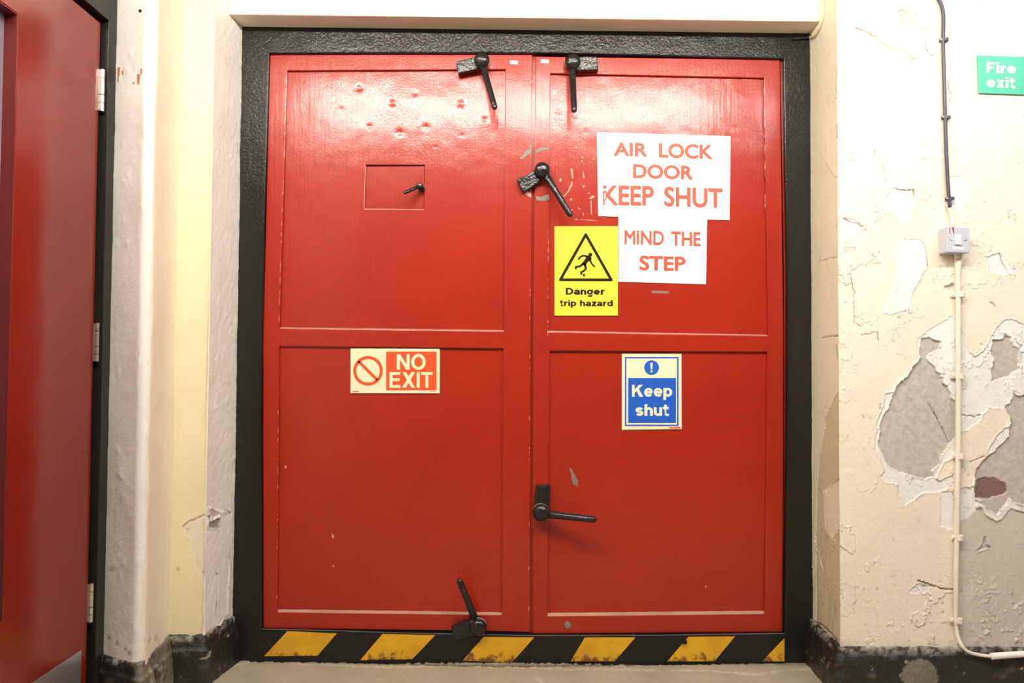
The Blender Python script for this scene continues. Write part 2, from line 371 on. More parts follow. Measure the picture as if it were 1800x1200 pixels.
W9 = P_(5.455, 1480, 0, [(470,850),(505,1090),(480,1120),(400,1200),(350,1290),(290,1210),(340,1100),(380,900)])
T10 = P_(5.455, 1480, 0, [(140,270),(230,300),(340,360),(400,420),(480,465),(550,475),(640,520),(700,570),(725,615),(690,665),(560,560),(420,500),(330,430),(230,330)])
G11 = P_(5.455, 1480, 0, [(530,110),(590,85),(640,110),(690,180),(715,230),(620,225),(580,210),(560,140)])
G12 = P_(4.5, 1400, 1000, [(890,180),(960,110),(1040,130),(1050,170),(1010,195),(900,190)])
G13 = P_(5, 1640, 860, [(455,405),(480,470),(510,520),(440,530),(375,545),(430,490)])
W14 = P_(5.217, 1620, 330, [(205,915),(280,875),(305,885),(300,920)])
W15 = P_(5.217, 1620, 330, [(600,640),(720,590),(800,700),(880,760),(750,800),(620,760)])
W16 = P_(5.455, 1470, 400, [(60,185),(195,180),(195,220),(70,262)])
W17 = [(1493,420),(1513,405),(1524,398),(1512,392),(1500,385),(1483,382),(1484,420)]
W18 = [(1667,312),(1690,308),(1708,330),(1700,352),(1688,372),(1668,360)]
D_ = [(1684,914),(1701,910),(1714,895),(1722,890),(1740,912),(1755,910),(1776,890),(1800,897),(1840,900),(1840,1145),(1684,1145)]
rw_patches = [('T', D_), ('W', W1), ('W', W5), ('W', WR), ('W', W6), ('G', A_), ('G', B_), ('W', Crim), ('G', Cc), ('R', Crim), ('W', W2), ('B', BR), ('W', W3), ('W', W4), ('R', W7), ('W', W8), ('W', W9), ('T', T10), ('G', G11), ('W', G12), ('G', G13), ('G', W14), ('W', W15), ('T', W16), ('W', W17), ('W', W18)]
rw_cracks = [(P_(5.455, 1480, 0, [(600,50),(690,95),(740,190),(780,270),(835,310),(840,350)]), 0.0016, None),
             (P_(5.455, 1480, 0, [(140,268),(230,298),(340,358),(400,418),(480,463),(550,473),(640,518),(700,568)]), 0.0022, None),
             (P_(5.455, 1480, 0, [(800,380),(810,460),(840,510),(885,535)]), 0.0018, None),
             (P_(5.455, 1480, 0, [(1015,780),(1030,850),(1058,910)]), 0.0018, None),
             (P_(5, 1470, 180, [(335,415),(350,470),(380,520),(430,560),(420,620),(440,690)]), 0.002, None),
             (P_(5, 1470, 180, [(60,1010),(130,1050),(190,1060),(240,1100),(275,1130)]), 0.002, None),
             (P_(5, 1470, 180, [(500,748),(550,765),(683,775),(682,830)]), 0.002, None),
             (P_(5.455, 1470, 400, [(115,400),(150,520),(172,600),(172,770),(180,920)]), 0.0016, None),
             (P_(5.455, 1470, 400, [(180,920),(240,950)]), 0.0012, None), (P_(5.455, 1470, 400, [(240,1025),(320,1020),(395,1000),(410,1100)]), 0.0012, None),
             (P_(5.455, 1470, 400, [(660,105),(720,122),(790,112),(845,155),(862,260),(885,380)]), 0.0016, None),
             (P_(4.5, 1400, 1000, [(960,88),(1080,130),(1150,155),(1240,165)]), 0.0028, None),
             (P_(4.615, 1520, 600, [(520,500),(560,560),(610,650),(660,760),(690,820)]), 0.0012, None),
             (P_(4.614, 1660, 680, [(135,230),(200,235),(250,240),(300,228)]), 0.0014, None),
             (P_(4.614, 1660, 680, [(210,605),(260,590),(320,565)]), 0.0012, None),
             (P_(5.217, 1620, 330, [(710,580),(740,660),(770,730),(815,800)]), 0.0014, None),
             (P_(5.217, 1620, 330, [(630,1050),(680,1085)]), 0.0014, None)]
zf = lambda px, py: float(at(px, py, RW_Y)[2])
u0, u1 = REV_R0[0], float(at(1850, 600, RW_Y)[0]); v0, v1 = 0.10, zf(1600, -60)
bub = lambda u, v: np.clip((0.42-v)/0.3, 0, 1)*np.clip((u-0.36)/0.12, 0.15, 1)
g = paint_grid((0.0+u0, RW_Y, 0.0), (1, 0, 0), (0, 0, 1), (0, -1, 0), frange(-0.002, u1-u0, 0.0022), frange(v0, v1, 0.0022), rw_patches, rw_cracks, 11, flakes=0.0011, bubbles=0.014, bubf=bub, dirtf=lambda u, v: np.clip(vnoise(u, v, 75, 19, 2)-0.60, 0, 1)*3.0*np.clip(vnoise(u, v, 9, 21, 2)*2+0.5, 0, 1)*np.clip((0.9-v)/0.4, 0.1, 0.8))
tag(grid_object('wall_right', [g+(0,), quad_piece([(u0, RW_Y, v1), (RIGHT_X, RW_Y, v1), (RIGHT_X, RW_Y, CEIL_Z), (u0, RW_Y, CEIL_Z)]),
    quad_piece([(u1, RW_Y, 0), (RIGHT_X, RW_Y, 0), (RIGHT_X, RW_Y, v1), (u1, RW_Y, v1)]), quad_piece([(u0, RW_Y, 0), (u1, RW_Y, 0), (u1, RW_Y, v0), (u0, RW_Y, v0)])], WALL_R), 'cream painted wall right of the doors, paint peeling to grey plaster and brick', 'wall', kind='structure')
# ---- right reveal
d = REV_R1-REV_R0; LR = float(np.hypot(*d)); Ur = np.array([d[0]/LR, d[1]/LR, 0]); Nr = np.array([-Ur[1], Ur[0], 0])
T20 = [(1484,690),(1474,684),(1467,700),(1459,718),(1450,735),(1448,770),(1440,800),(1436,860),(1434,1100),(1490,1150),(1488,900)]
C21 = [(1447,863),(1467,850),(1478,843),(1480,923),(1463,950),(1450,927)]
F22 = P_(2.4, 1400, 0, [(110,560),(150,525),(195,510),(195,760),(160,740),(125,690),(108,640)])
T23 = P_(6, 1400, 560, [(415,270),(430,275),(440,360),(435,430),(420,425),(412,330)])
rr_cr = [(P_(6, 1400, 560, [(270,205),(330,190),(400,185),(510,170)]), 0.0016, None), (P_(2.667, 1400, 400, [(100,180),(112,130),(122,85)]), 0.0014, None), (P_(2.667, 1400, 400, [(100,160),(160,145),(215,130)]), 0.0012, None),
         (P_(3, 1400, 800, [(180,185),(185,160),(220,125)]), 0.0016, None), (P_(3, 1400, 800, [(95,880),(130,895),(170,930),(215,985)]), 0.004, None),
         (P_(2.4, 1400, 0, [(165,300),(160,370),(172,420)]), 0.0014, None)]
rd = lambda u, v: np.clip((0.36-v)/0.28, 0, 1)*np.clip(vnoise(u*6, v, 14, 77, 4, 0.6)*1.3+0.15, 0, 0.8)
g = paint_grid((*REV_R0, 0), Ur, (0, 0, 1), Nr, frange(0, LR, 0.003), frange(0.0, float(at(1423, -60, 0)[2]), 0.003), [('T', T20), ('C', C21), ('F', F22), ('T', T23)], rr_cr, 31, dirtf=rd, flakes=0.0008)
vt = float(at(1423, -60, 0)[2])
tag(grid_object('wall_reveal_right', [g+(0,), quad_piece([(*REV_R0, vt), (*REV_R1, vt), (*REV_R1, CEIL_Z), (*REV_R0, CEIL_Z)])], WALL_RR), 'flaking tan and cream side of the door recess, right of the doors', 'wall', kind='structure')
# ---- left: pier, yellow face, reveal
pier = [(LX, -0.343)]; cx, cy = -1.0485, -0.379; a0, a1 = math.radians(-113), math.radians(4)
for k in range(9):
    a = a0+(a1-a0)*k/8; pier.append((cx+0.022*math.cos(a), cy+0.022*math.sin(a)))
pier.append((-1.046, -0.187))
us_, pcs = [], []
def strip(pl, z0, z1, s, seed):
    pts = []
    for (x0, y0), (x1, y1) in zip(pl, pl[1:]):
        n = max(1, int(round(math.hypot(x1-x0, y1-y0)/s)))
        for k in range(n): pts.append((x0+(x1-x0)*k/n, y0+(y1-y0)*k/n))
    pts.append(pl[-1]); pts = np.array(pts); L = np.concatenate([[0], np.cumsum(np.hypot(*np.diff(pts, axis=0).T))])
    tn = np.gradient(pts, axis=0); tn /= np.linalg.norm(tn, axis=1)[:, None]; nn = np.stack([tn[:, 1], -tn[:, 0]], 1)
    zz = frange(z0, z1, s*1.5); uu, vv = np.meshgrid(L, zz, indexing='ij')
    h = 0.0012*vnoise(uu, vv, 40, seed, 4, 0.6)+0.003*vnoise(uu, vv, 7, seed+1, 2)+np.clip(vnoise(uu, vv, 45, seed+2, 2)-0.45, 0, 1)*0.008
    cr = seg_dist(uu, vv, [(0.0, 0.205), (0.03, 0.195), (0.06, 0.188), (0.10, 0.178), (0.135, 0.15)]) < 0.0012
    h[cr] -= 0.002
    P = np.zeros(uu.shape+(3,)); P[..., :2] = pts[:, None]+nn[:, None]*h[..., None]; P[..., 2] = vv
    ids = np.arange(uu.size).reshape(uu.shape); q = np.stack([ids[:-1, :-1], ids[1:, :-1], ids[1:, 1:], ids[:-1, 1:]], -1).reshape(-1, 4)
    return P.reshape(-1, 3), q, np.zeros((uu.size, 4)), (cr*0.5).reshape(-1)
sp_ = strip(pier[:8], 0.0, 2.3, 0.006, 51); sq_ = strip(pier[6:], 0.0, 2.3, 0.008, 55)
hole = at(245, 18, -0.38)
wl = tag(grid_object('wall_left', [sp_+(0,), sq_+(1,), quad_piece([(LX, -0.343, 2.3), (cx, cy-0.022, 2.3), (cx, cy-0.022, CEIL_Z), (LX, -0.343, CEIL_Z)]), quad_piece([(cx, cy-0.022, 2.3), (-1.046, -0.187, 2.3), (-1.046, -0.187, CEIL_Z), (cx, cy-0.022, CEIL_Z)], 1),
    quad_piece([(LX, -1.36, 0), (LX, BACK_Y, 0), (LX, BACK_Y, CEIL_Z), (LX, -1.36, CEIL_Z)]), quad_piece([(LX, -0.343, 2.1), (LX, -1.36, 2.1), (LX, -1.36, CEIL_Z), (LX, -0.343, CEIL_Z)])], [WALL_L, WALL_C]), 'pinkish white corner pier with rounded edge beside the single red door', 'wall', kind='structure')
pO = np.array((LX, -0.343, 0.0)); pN = np.array((cx+0.022*math.cos(a0)-LX, cy+0.022*math.sin(a0)+0.343, 0)); pN = np.array((pN[1], -pN[0], 0))/np.hypot(pN[0], pN[1])
def pier_marks(name, polys, mat):
    bm = bmesh.new()
    for p in polys:
        f = [on_plane(px, py, pO+pN*0.0042, pN) for px, py in p]; add_prism(bm, f, [q-pN*0.008 for q in f])
    return finish(bm, name, mat, wl)
pier_marks('paint_mark', [[(241,130),(245,131),(243.5,147),(241.5,147)], [(247,121),(248.5,121),(248,130),(247,130)], [(207,118),(210,118),(208.5,140),(207,145)], [(214.5,124),(216,124),(216,130),(214.5,130)], [(233,144),(234.5,144),(234.5,147),(233,147)]], plain('rusty_red_mark', (0.50, 0.13, 0.08), 0.6))
pier_marks('drill_hole', [[(245.5+2.2*math.cos(k*math.pi/5), 18.5+2.4*math.sin(k*math.pi/5)) for k in range(10)]], INK)
yf0, yf1 = np.array([-1.046, -0.187]), REV_L0
d = yf1-yf0; LY = float(np.hypot(*d)); Uy = np.array([d[0]/LY, d[1]/LY, 0]); Ny = np.array([Uy[1], -Uy[0], 0])
T30 = P_(6, 300, 860, [(380,265),(345,275),(200,330),(130,390),(150,470),(220,520),(215,600),(200,640),(240,650),(250,780),(300,860),(310,950),(380,965)])
g1 = paint_grid((*yf0, 0), Uy, (0, 0, 1), Ny, frange(-0.008, LY+0.0035, 0.003), frange(0, 2.3, 0.003), [('T', T30)], [(P_(6, 300, 860, [(130,390),(200,335),(345,275)]), 0.0014, None)], 41, jag=0.002, rough=0.0003, curl=0.002, dirtf=lambda u, v: np.clip(vnoise(u, v, 40, 5, 3)-0.62, 0, 1)*2.0*(v < 0.5))
d = REV_L1-REV_L0; LL = float(np.hypot(*d)); Ul = np.array([d[0]/LL, d[1]/LL, 0]); Nl = np.array([Ul[1], -Ul[0], 0])
W31 = P_(6, 300, 860, [(345,250),(400,190),(430,190),(520,240),(610,220),(640,260),(640,600),(590,700),(620,760),(600,1300),(400,1600),(345,1600)])
G32 = P_(6, 300, 860, [(395,280),(410,275),(415,340),(500,300),(515,320),(520,415),(480,410),(395,400)])
C33 = P_(6, 300, 860, [(400,235),(430,200),(510,250),(500,280),(440,295)])
g2 = paint_grid((*REV_L0, 0), Ul, (0, 0, 1), Nl, frange(-0.004, LL+0.004, 0.0028), frange(0, 2.3, 0.003), [('R', W31), ('T', C33), ('G', G32)], [(P_(6, 300, 860, [(465,880),(490,900),(500,960),(485,1100),(470,1300)]), 0.0022, None), (P_(6, 300, 860, [(560,225),(600,222),(620,255)]), 0.0022, None), (P_(6, 300, 860, [(392,280),(410,275),(400,390)]), 0.002, None)], 43, jag=0.003, rough=0.0016, curl=0.005)
qs = [quad_piece([(*yf0, 2.3), (*yf1, 2.3), (*yf1, CEIL_Z), (*yf0, CEIL_Z)]), quad_piece([(*REV_L0, 2.3), (*REV_L1, 2.3), (*REV_L1, CEIL_Z), (*REV_L0, CEIL_Z)], 1)]
yo = grid_object('wall_recess_left', [g1+(0,), g2+(1,)]+qs, [WALL_Y, WALL_L]); tag(yo, 'yellow cream wall strip and pale side of the recess left of the double doors', 'wall', kind='structure')
# ---- lintel, ceiling, far walls
bm = bmesh.new(); zl, zr = float(at(425, 46.7, 0)[2]), float(at(1423, 58.7, 0)[2])
fr = [(REV_L1[0]-0.012, LINT_Y, zl), (REV_R1[0]-0.003, LINT_Y, zr), (REV_R1[0]-0.003, LINT_Y, CEIL_Z), (REV_L1[0]-0.012, LINT_Y, CEIL_Z)]
add_prism(bm, fr, [(x+(0.006 if i in (1, 2) else 0), 0.10, z) for i, (x, y, z) in enumerate(fr)])
tag(finish(bm, 'wall_lintel', PLAIN_WALL, bevel=0.004), 'cream lintel over the red double doors', 'wall', kind='structure')
bm = bmesh.new(); add_box(bm, (-1.6, BACK_Y-0.1, CEIL_Z), (RIGHT_X+0.1, 0.1, CEIL_Z+0.1))
tag(finish(bm, 'ceiling', CEIL), 'dark ceiling above the doors', 'ceiling', kind='structure')
bm = bmesh.new(); add_box(bm, (-1.6, BACK_Y-0.1, -0.05), (RIGHT_X+0.1, BACK_Y, CEIL_Z))
tag(finish(bm, 'wall_back', DARK_WALL), 'plain dark wall behind the viewer', 'wall', kind='structure')
bm = bmesh.new(); add_box(bm, (RIGHT_X, BACK_Y, -0.05), (RIGHT_X+0.1, RW_Y, CEIL_Z))
tag(finish(bm, 'wall_far_right', DARK_WALL), 'plain dark wall at the far right, out of view', 'wall', kind='structure')
# ---- floor
fz = lambda p: np.array(p)
line1 = [(380,1190),(398,1176),(420,1166),(455,1162),(500,1163),(540,1167),(600,1168),(650,1172),(700,1172),(780,1170),(900,1172),(1000,1176),(1060,1176),(1150,1178),(1240,1178),(1290,1182),(1330,1185),(1380,1178),(1420,1176),(1448,1190)]
sc2 = [(945,1188),(950,1195),(955,1200)]
fd = lambda u, v: np.clip((0.03-v)/0.03, 0, 1)*np.clip(vnoise(u, v, 35, 8, 4, 0.6)+0.55, 0, 0.9)
edge = [(440,1157),(600,1159),(760,1164),(900,1166),(1100,1164),(1300,1163),(1420,1152),(1420,1160),(1300,1167),(1100,1169),(900,1172),(760,1169),(600,1164),(440,1162)]
g = paint_grid((-1.05, 0.0, 0.0), (1, 0, 0), (0, -1, 0), (0, 0, 1), frange(0, 2.2, 0.004), frange(-0.02, 0.40, 0.004), [('G', edge)], [(line1, 0.0032, 'W'), (sc2, 0.002, 'W')], 61, jag=0.012, rough=0.0016, curl=0.0, dirtf=fd)
big = [quad_piece([(-1.6, -0.40, 0), (RIGHT_X, -0.40, 0), (RIGHT_X, BACK_Y, 0), (-1.6, BACK_Y, 0)]), quad_piece([(-1.6, 0.05, 0), (-1.05, 0.05, 0), (-1.05, -0.40, 0), (-1.6, -0.40, 0)]), quad_piece([(1.15, 0.05, 0), (RIGHT_X, 0.05, 0), (RIGHT_X, -0.40, 0), (1.15, -0.40, 0)])]
fl = grid_object('floor', [g+(0,)]+big, FLOOR); tag(fl, 'worn grey concrete floor in front of the doors', 'floor', kind='structure')
# ---- skirtings: a rough profile swept along the wall line
def skirting(name, path, prof, seed, spots, label, grey_seg=()):
    pts, seg = [], []
    for i, ((x0, y0), (x1, y1)) in enumerate(zip(path, path[1:])):
        n = max(2, int(round(math.hypot(x1-x0, y1-y0)/0.006)))
        for k in range(n): pts.append((x0+(x1-x0)*k/n, y0+(y1-y0)*k/n)); seg.append(i)
    pts.append(path[-1]); seg.append(len(path)-2); pts = np.array(pts); seg = np.array(seg)
    nrm = []
    for i in range(len(path)-1):
        t = np.subtract(path[i+1], path[i]); t = t/np.hypot(*t); nrm.append(np.array([t[1], -t[0]]))
    nn = np.array([nrm[s] for s in seg])
    first = [int(np.argmax(seg == i)) for i in range(1, len(path)-1)]
    for j, i in enumerate(first):
        m = nrm[j]+nrm[j+1]; nn[i] = m/np.dot(m, nrm[j])
    pr = []
    for (a, b), (c, e) in zip(prof, prof[1:]):
        n = max(1, int(round(math.hypot(c-a, e-b)/0.005)))
        for k in range(n): pr.append((a+(c-a)*k/n, b+(e-b)*k/n))
    pr.append(prof[-1]); pr = np.array(pr); L = np.concatenate([[0], np.cumsum(np.hypot(*np.diff(pts, axis=0).T))])
    uu, vv = np.meshgrid(L, pr[:, 1], indexing='ij'); oo = np.broadcast_to(pr[:, 0][None], uu.shape)
    ii = np.broadcast_to(np.arange(len(pr))[None], uu.shape)*0.005
    h = 0.0035*vnoise(uu, ii, 28, seed, 4, 0.6)+0.003*vnoise(uu, ii, 9, seed+1, 2)
    off = oo+h*(oo > 0.001)
    P = np.zeros(uu.shape+(3,)); P[..., :2] = pts[:, None]+nn[:, None]*off[..., None]; P[..., 2] = vv+0.5*h*(oo > 0.001)*(vv > 0.01)+0.006*vnoise(uu, uu*0+3.3, 30, seed+6, 4, 0.65)*np.clip(vv/prof[0][1], 0, 1)**6
    w = np.zeros(uu.shape+(4,)); n1 = vnoise(uu, ii, 45, seed+3, 5, 0.65); n2 = vnoise(uu, ii, 15, seed+4, 4, 0.6)
    topz = prof[0][1]
    w[..., 3] = np.clip((n2-0.25)*4, 0, 1)*0.8
    w[..., 0] = np.clip((n1-0.42)*8, 0, 1)*0.8+np.clip((vv-(topz-0.022))/0.012, 0, 1)*np.clip((n1+0.15)*4, 0, 1)*0.55
    for s in grey_seg:
        m = (seg == s)[:, None]*np.ones(uu.shape); w[..., 1] = np.maximum(w[..., 1], m*np.clip(n2*2+0.75, 0, 1)); w[..., 0] = np.maximum(w[..., 0], m*np.clip(n1*3+0.1, 0, 0.7))
    for c, r in spots:
        dd = np.linalg.norm(P-np.array(c), axis=-1)+0.02*n2; m = dd < r; w[..., 1][m] = 1; w[..., 0][m] = 0
        P[..., :2] += nn[:, None]*(np.clip(1-dd/r, 0, 1)*0.008)[..., None]
    w = np.clip(w, 0, 1)
    ids = np.arange(uu.size).reshape(uu.shape); q = np.stack([ids[:-1, :-1], ids[1:, :-1], ids[1:, 1:], ids[:-1, 1:]], -1).reshape(-1, 4)[:, ::-1]
    o = grid_object(name, [(P.reshape(-1, 3), q, w.reshape(-1, 4), np.zeros(uu.size), 0)], SKIRT); return tag(o, label, 'skirting', kind='structure')
prof_r = [(0.0, 0.147), (0.010, 0.145), (0.013, 0.128), (0.017, 0.124), (0.020, 0.110), (0.024, 0.0)]
prof_l = [(0.0, 0.150), (0.008, 0.146), (0.014, 0.112), (0.020, 0.105), (0.028, 0.0)]
skirting('baseboard_right', [(float(REV_R1[0]), 0.0), (float(REV_R0[0]), RW_Y), (RIGHT_X, RW_Y)], prof_r, 71, [(at(1617, 1186, RW_Y-0.022), 0.050), (at(1440, 1128, -0.05), 0.02)], 'battered black skirting below the peeling wall')
skirting('baseboard_left', [(LX, -0.343), (-1.0375, -0.398), (-1.046, -0.187), tuple(REV_L0), tuple(REV_L1)], prof_l, 73, [], 'battered black skirting around the pier left of the double doors', grey_seg=(1,))

# ------------------------------------------------------------------ black door frame and hazard sill
bm = bmesh.new()
outer = [(418,1166),(396,1166),(396,700),(402,400),(412,36),(900,30),(1436,48),(1450,500),(1450,720),(1448,1166),(1380,1166)]
inner = [(1379.5,1112),(1384,720),(1384,480),(1377.5,103),(1150,97),(937,92.5),(700,92.5),(473,93.5),(464,400),(459,720),(460,1104),(458,1166)]
fr = [at(px, py, 0.0) for px, py in outer+inner]
add_prism(bm, fr, [np.array((p[0], 0.07, p[2])) for p in fr])
fo = finish(bm, 'trim_1', BLACK, bevel=0.003)
tag(fo, 'thick black painted frame around the red double doors', 'door frame', kind='structure')
bm = bmesh.new()
SY = -0.006
plate(bm, [(455,1106),(700,1113),(931,1117.5),(1150,1117),(1382,1114),(1382,1168),(900,1172),(455,1166)], SY, 0.07)
stripes = [[(505,1109),(592,1113),(558,1152),(464,1153)], [(672,1114),(765,1116),(725,1158),(633,1160)], [(850,1119),(939,1120),(900,1164),(813,1161)], [(1028,1120),(1117,1120),(1080,1162),(1003,1162)], [(1210,1119),(1292,1118),(1256,1162),(1173,1162)], [(1379,1121),(1379,1162),(1340,1162)]]
bmesh.ops.recalc_face_normals(bm, faces=bm.faces)
for s in stripes: plate(bm, s, SY-0.0006, SY, 1)
kc = at(1203, 1127, SY); add_dome(bm, kc, [(0.008, 0), (0.008, 0.006), (0.006, 0.010), (0, 0.011)], 12)
tp = [(458,1106.5),(580,1109),(700,1113.3),(815,1115.5),(931,1117.7),(1150,1117.3),(1380,1114.3)]
for k, (a, b) in enumerate(zip(tp, tp[1:])):
    pa, pb = at(*a, SY), at(*b, SY); e = 0.0008
    fs = bm.faces.new([bm.verts.new(Vector(p)) for p in ((pa[0], SY+0.001, pa[2]+e), (pb[0], SY+0.001, pb[2]+e), (pb[0], SY+0.008, pb[2]+e), (pa[0], SY+0.008, pa[2]+e))]); fs.material_index = 2
tag(finish(bm, 'trim_2', [BLACK, YELLOW, plain('sill_dust', (0.16, 0.15, 0.125), 0.8, 0, 0.001, 200, 0.5)]), 'raised door sill with yellow and black hazard stripes', 'door sill', kind='structure')
# ------------------------------------------------------------------ red double doors
YD, YP, YB = 0.013, 0.024, 0.055
def leaf_frame(name, lat, parent):
    """lat[row][col] photo lattice: stiles and rails round two panel openings"""
    bm = bmesh.new(); R_, C_ = len(lat), len(lat[0])
    f = [[bm.verts.new(Vector(at(*lat[r][c], YD))) for c in range(C_)] for r in range(R_)]
    holes = {(1, 1), (3, 1)}; fs = []
    for r in range(R_-1):
        for c in range(C_-1):
            if (r, c) not in holes: fs.append(bm.faces.new((f[r][c], f[r+1][c], f[r+1][c+1], f[r][c+1])))
    ext = bmesh.ops.extrude_face_region(bm, geom=fs)
    for v in [e for e in ext['geom'] if isinstance(e, bmesh.types.BMVert)]: v.co.y = YB
    return finish(bm, name, RED, parent, bevel=0.0022)
DENTS = [(632,155,10,3),(690,181,11,3.5),(730,164,8,2),(810,182,12,3.5),(650,222,9,2.5),(703,233,11,3),(749,223,10,3),(852,210,9,2.5),(812,238,7,1.5),(765,258,6,1.2),(600,192,8,1.5)]
DENTS_R = [(1010,210,9,1.8),(1290,225,10,1.5),(980,196,9,2),(1030,232,7,1.2)]
def panel(name, c4, parent, dents=(), step=0.006, hole=None, seed=1):
    """thin pressed panel: a slightly wavy grid with knocks in it"""
    tl, tr, br, bl = [at(px, py, YP) for px, py in c4]; ex = 0.004
    nu = int(np.linalg.norm(tr-tl)/step)+1; nv = int(np.linalg.norm(bl-tl)/step)+1
    s = np.linspace(-ex, 1+ex, nu)[:, None, None]; t = np.linspace(-ex, 1+ex, nv)[None, :, None]
    P = (tl*(1-s)+tr*s)*(1-t)+(bl*(1-s)+br*s)*t
    h = 0.0016*vnoise(P[..., 0], P[..., 2], 3.0, seed, 2)+0.00025*vnoise(P[..., 0], P[..., 2], 22.0, seed+1, 2)
    for px, py, r, dp in dents:
        c = at(px, py, YP); q = np.hypot((P[..., 0]-c[0]), (P[..., 2]-c[2])*1.2)/(r*MPP)
        h += dp*0.00042*np.exp(-q*q*3.2)-0.04*dp*0.00042*np.exp(-(q-1.3)**2*4)
    P[..., 1] += h
    q_ = np.arange(nu*nv).reshape(nu, nv); qd = np.stack([q_[:-1, :-1], q_[:-1, 1:], q_[1:, 1:], q_[1:, :-1]], -1).reshape(-1, 4)
    if hole is not None:
        cc = P.reshape(-1, 3)[qd].mean(1); hp = [(float(at(px, py, YP)[0]), float(at(px, py, YP)[2])) for px, py in hole]
        qd = qd[~inside(cc[:, 0], cc[:, 2], hp)]
    return grid_object(name, [(P.reshape(-1, 3), qd, np.zeros((nu*nv, 4)), np.zeros(nu*nv), 0)], RED, parent=parent)
def chips(name, groups, parent, label=None):
    """scratches, bare patches and painted lit edges, as thin flakes on the paint"""
    bm = bmesh.new()
    for mi, y, polys in groups:
        for p in polys: plate(bm, p, y-0.0009, y-0.0004, mi)
    o = finish(bm, name, [CHIP, CHIPW_EDGE, WHITE_PLASTIC], parent)
    if label: o['label'] = label
    return o
def dust_line(pts, h, parent, y=YP):
    bm = bmesh.new()
    a, b = [at(px, py, YD+0.001) for px, py in pts]; n = 40
    rows = []
    for k in range(n+1):
        p = a+(b-a)*k/n; j = 1+0.06*math.sin(k*1.7)+0.10*random.random()
        rows.append([bm.verts.new(Vector((p[0], YD+0.0005, p[2]-0.001))), bm.verts.new(Vector((p[0], y, p[2]+h*j))), bm.verts.new(Vector((p[0], y, p[2]-0.002)))])
    for r0, r1 in zip(rows, rows[1:]):
        for i in range(2): bm.faces.new((r0[i], r1[i], r1[i+1], r0[i+1]))
    return finish(bm, 'ledge_dust', DUST, parent)
def sliver(x0, y0, x1, y1, w):
    dx, dy = x1-x0, y1-y0; L = math.hypot(dx, dy) or 1; nx, ny = -dy/L*w/2, dx/L*w/2
    mx, my = (x0+x1)/2, (y0+y1)/2
    return [(x0, y0), (mx+nx, my+ny), (x1, y1), (mx-nx, my-ny)]
door_l = empty('door_1', at(461, 1104, YD))
tag(door_l, 'left red leaf of the double doors, with a small square hatch', 'door', kind='structure')
door_r = empty('door_2', at(1379, 1112, YD))
tag(door_r, 'right red leaf of the double doors, carrying the white and yellow signs', 'door', kind='structure')
latL = [[(475,95.5),(506,95.5),(888.5,96),(936,96)], [(474,124),(505,124),(888.5,122),(935.5,121)], [(463,577),(491.5,577),(886,582),(933,583)], [(462.5,608),(491,608),(885,612),(932.5,613)], [(463,1075),(487.5,1076),(882.5,1081),(931,1082)], [(463.5,1103),(487,1104),(882,1109),(931,1111)]]
latR = [[(941.5,99),(968,99.5),(1343,104.5),(1371,105)], [(941.5,128),(967.5,129),(1343,137),(1371.5,137.5)], [(937.5,583),(963.5,583),(1350.5,590),(1377,590.5)], [(937.5,616),(966,616),(1349,618),(1377,618.5)], [(936.5,1083),(962.5,1083),(1344,1079),(1375.5,1079)], [(936.5,1113.5),(962.5,1113.5),(1344,1110.5),(1375.5,1110)]]
leaf_frame('leaf_frame', latL, door_l); leaf_frame('leaf_frame', latR, door_r)
hatch_px = [(643,289),(747,288.5),(745.5,367),(640,366)]
panel('panel', [latL[1][1], latL[1][2], latL[2][2], latL[2][1]], door_l, DENTS, 0.0035, hatch_px, 101)
panel('panel', [latL[3][1], latL[3][2], latL[4][2], latL[4][1]], door_l, (), 0.012, None, 103)
panel('panel', [latR[1][1], latR[1][2], latR[2][2], latR[2][1]], door_r, DENTS_R, 0.0045, None, 105)
panel('panel', [latR[3][1], latR[3][2], latR[4][2], latR[4][1]], door_r, (), 0.012, None, 107)
for par, lat, h2 in ((door_l, latL, 0.007), (door_r, latR, 0.008)):
    dust_line((lat[2][1], lat[2][2]), 0.004, par); dust_line((lat[4][1], lat[4][2]), h2, par)
# meeting edge and the thin red stops beside the jambs
bm = bmesh.new(); plate(bm, [(935,95),(943,97),(938,1112),(930,1112)], 0.026, 0.060); finish(bm, 'meeting_strip', RED, door_l)
bm = bmesh.new(); plate(bm, [(1371.5,104),(1379.5,104),(1386,480),(1386,720),(1382,1113),(1376,1113),(1379,720),(1378.5,480)], 0.020, 0.060); finish(bm, 'edge_strip', RED, door_r)
bm = bmesh.new(); plate(bm, [(469,94),(476,94),(467,400),(463.5,720),(465,1104),(457,1104),(456,720),(461,400)], 0.020, 0.060); finish(bm, 'edge_strip', RED, door_l)
# hatch in the left leaf
bm = bmesh.new(); plate(bm, [(643.5,292.6),(746,292.1),(745.2,366.7),(640.3,365.7)], YP+0.007, YB)
hatch = finish(bm, 'hatch', RED, door_l, bevel=0.0006)
bm = bmesh.new()   # rim of the hole
o_ = [at(px, py, YP-0.0005) for px, py in [(642,288),(748,287.5),(746.5,368),(639,367)]]; i_ = [at(px, py, YP-0.0005) for px, py in hatch_px]
ov = [bm.verts.new(Vector(p)) for p in o_]; iv = [bm.verts.new(Vector(p)) for p in i_]; bk = [bm.verts.new(Vector((p[0], YB, p[2]))) for p in i_]
for k in range(4):
    j = (k+1) % 4; bm.faces.new((ov[k], ov[j], iv[j], iv[k])); bm.faces.new((iv[k], iv[j], bk[j], bk[k]))
finish(bm, 'hatch_rim', RED, door_l)
bm = bmesh.new(); c = at(741, 331, YP); add_dome(bm, c, [(0.013, -0.01), (0.013, 0.008), (0.008, 0.010), (0.008, 0.02)], 6)
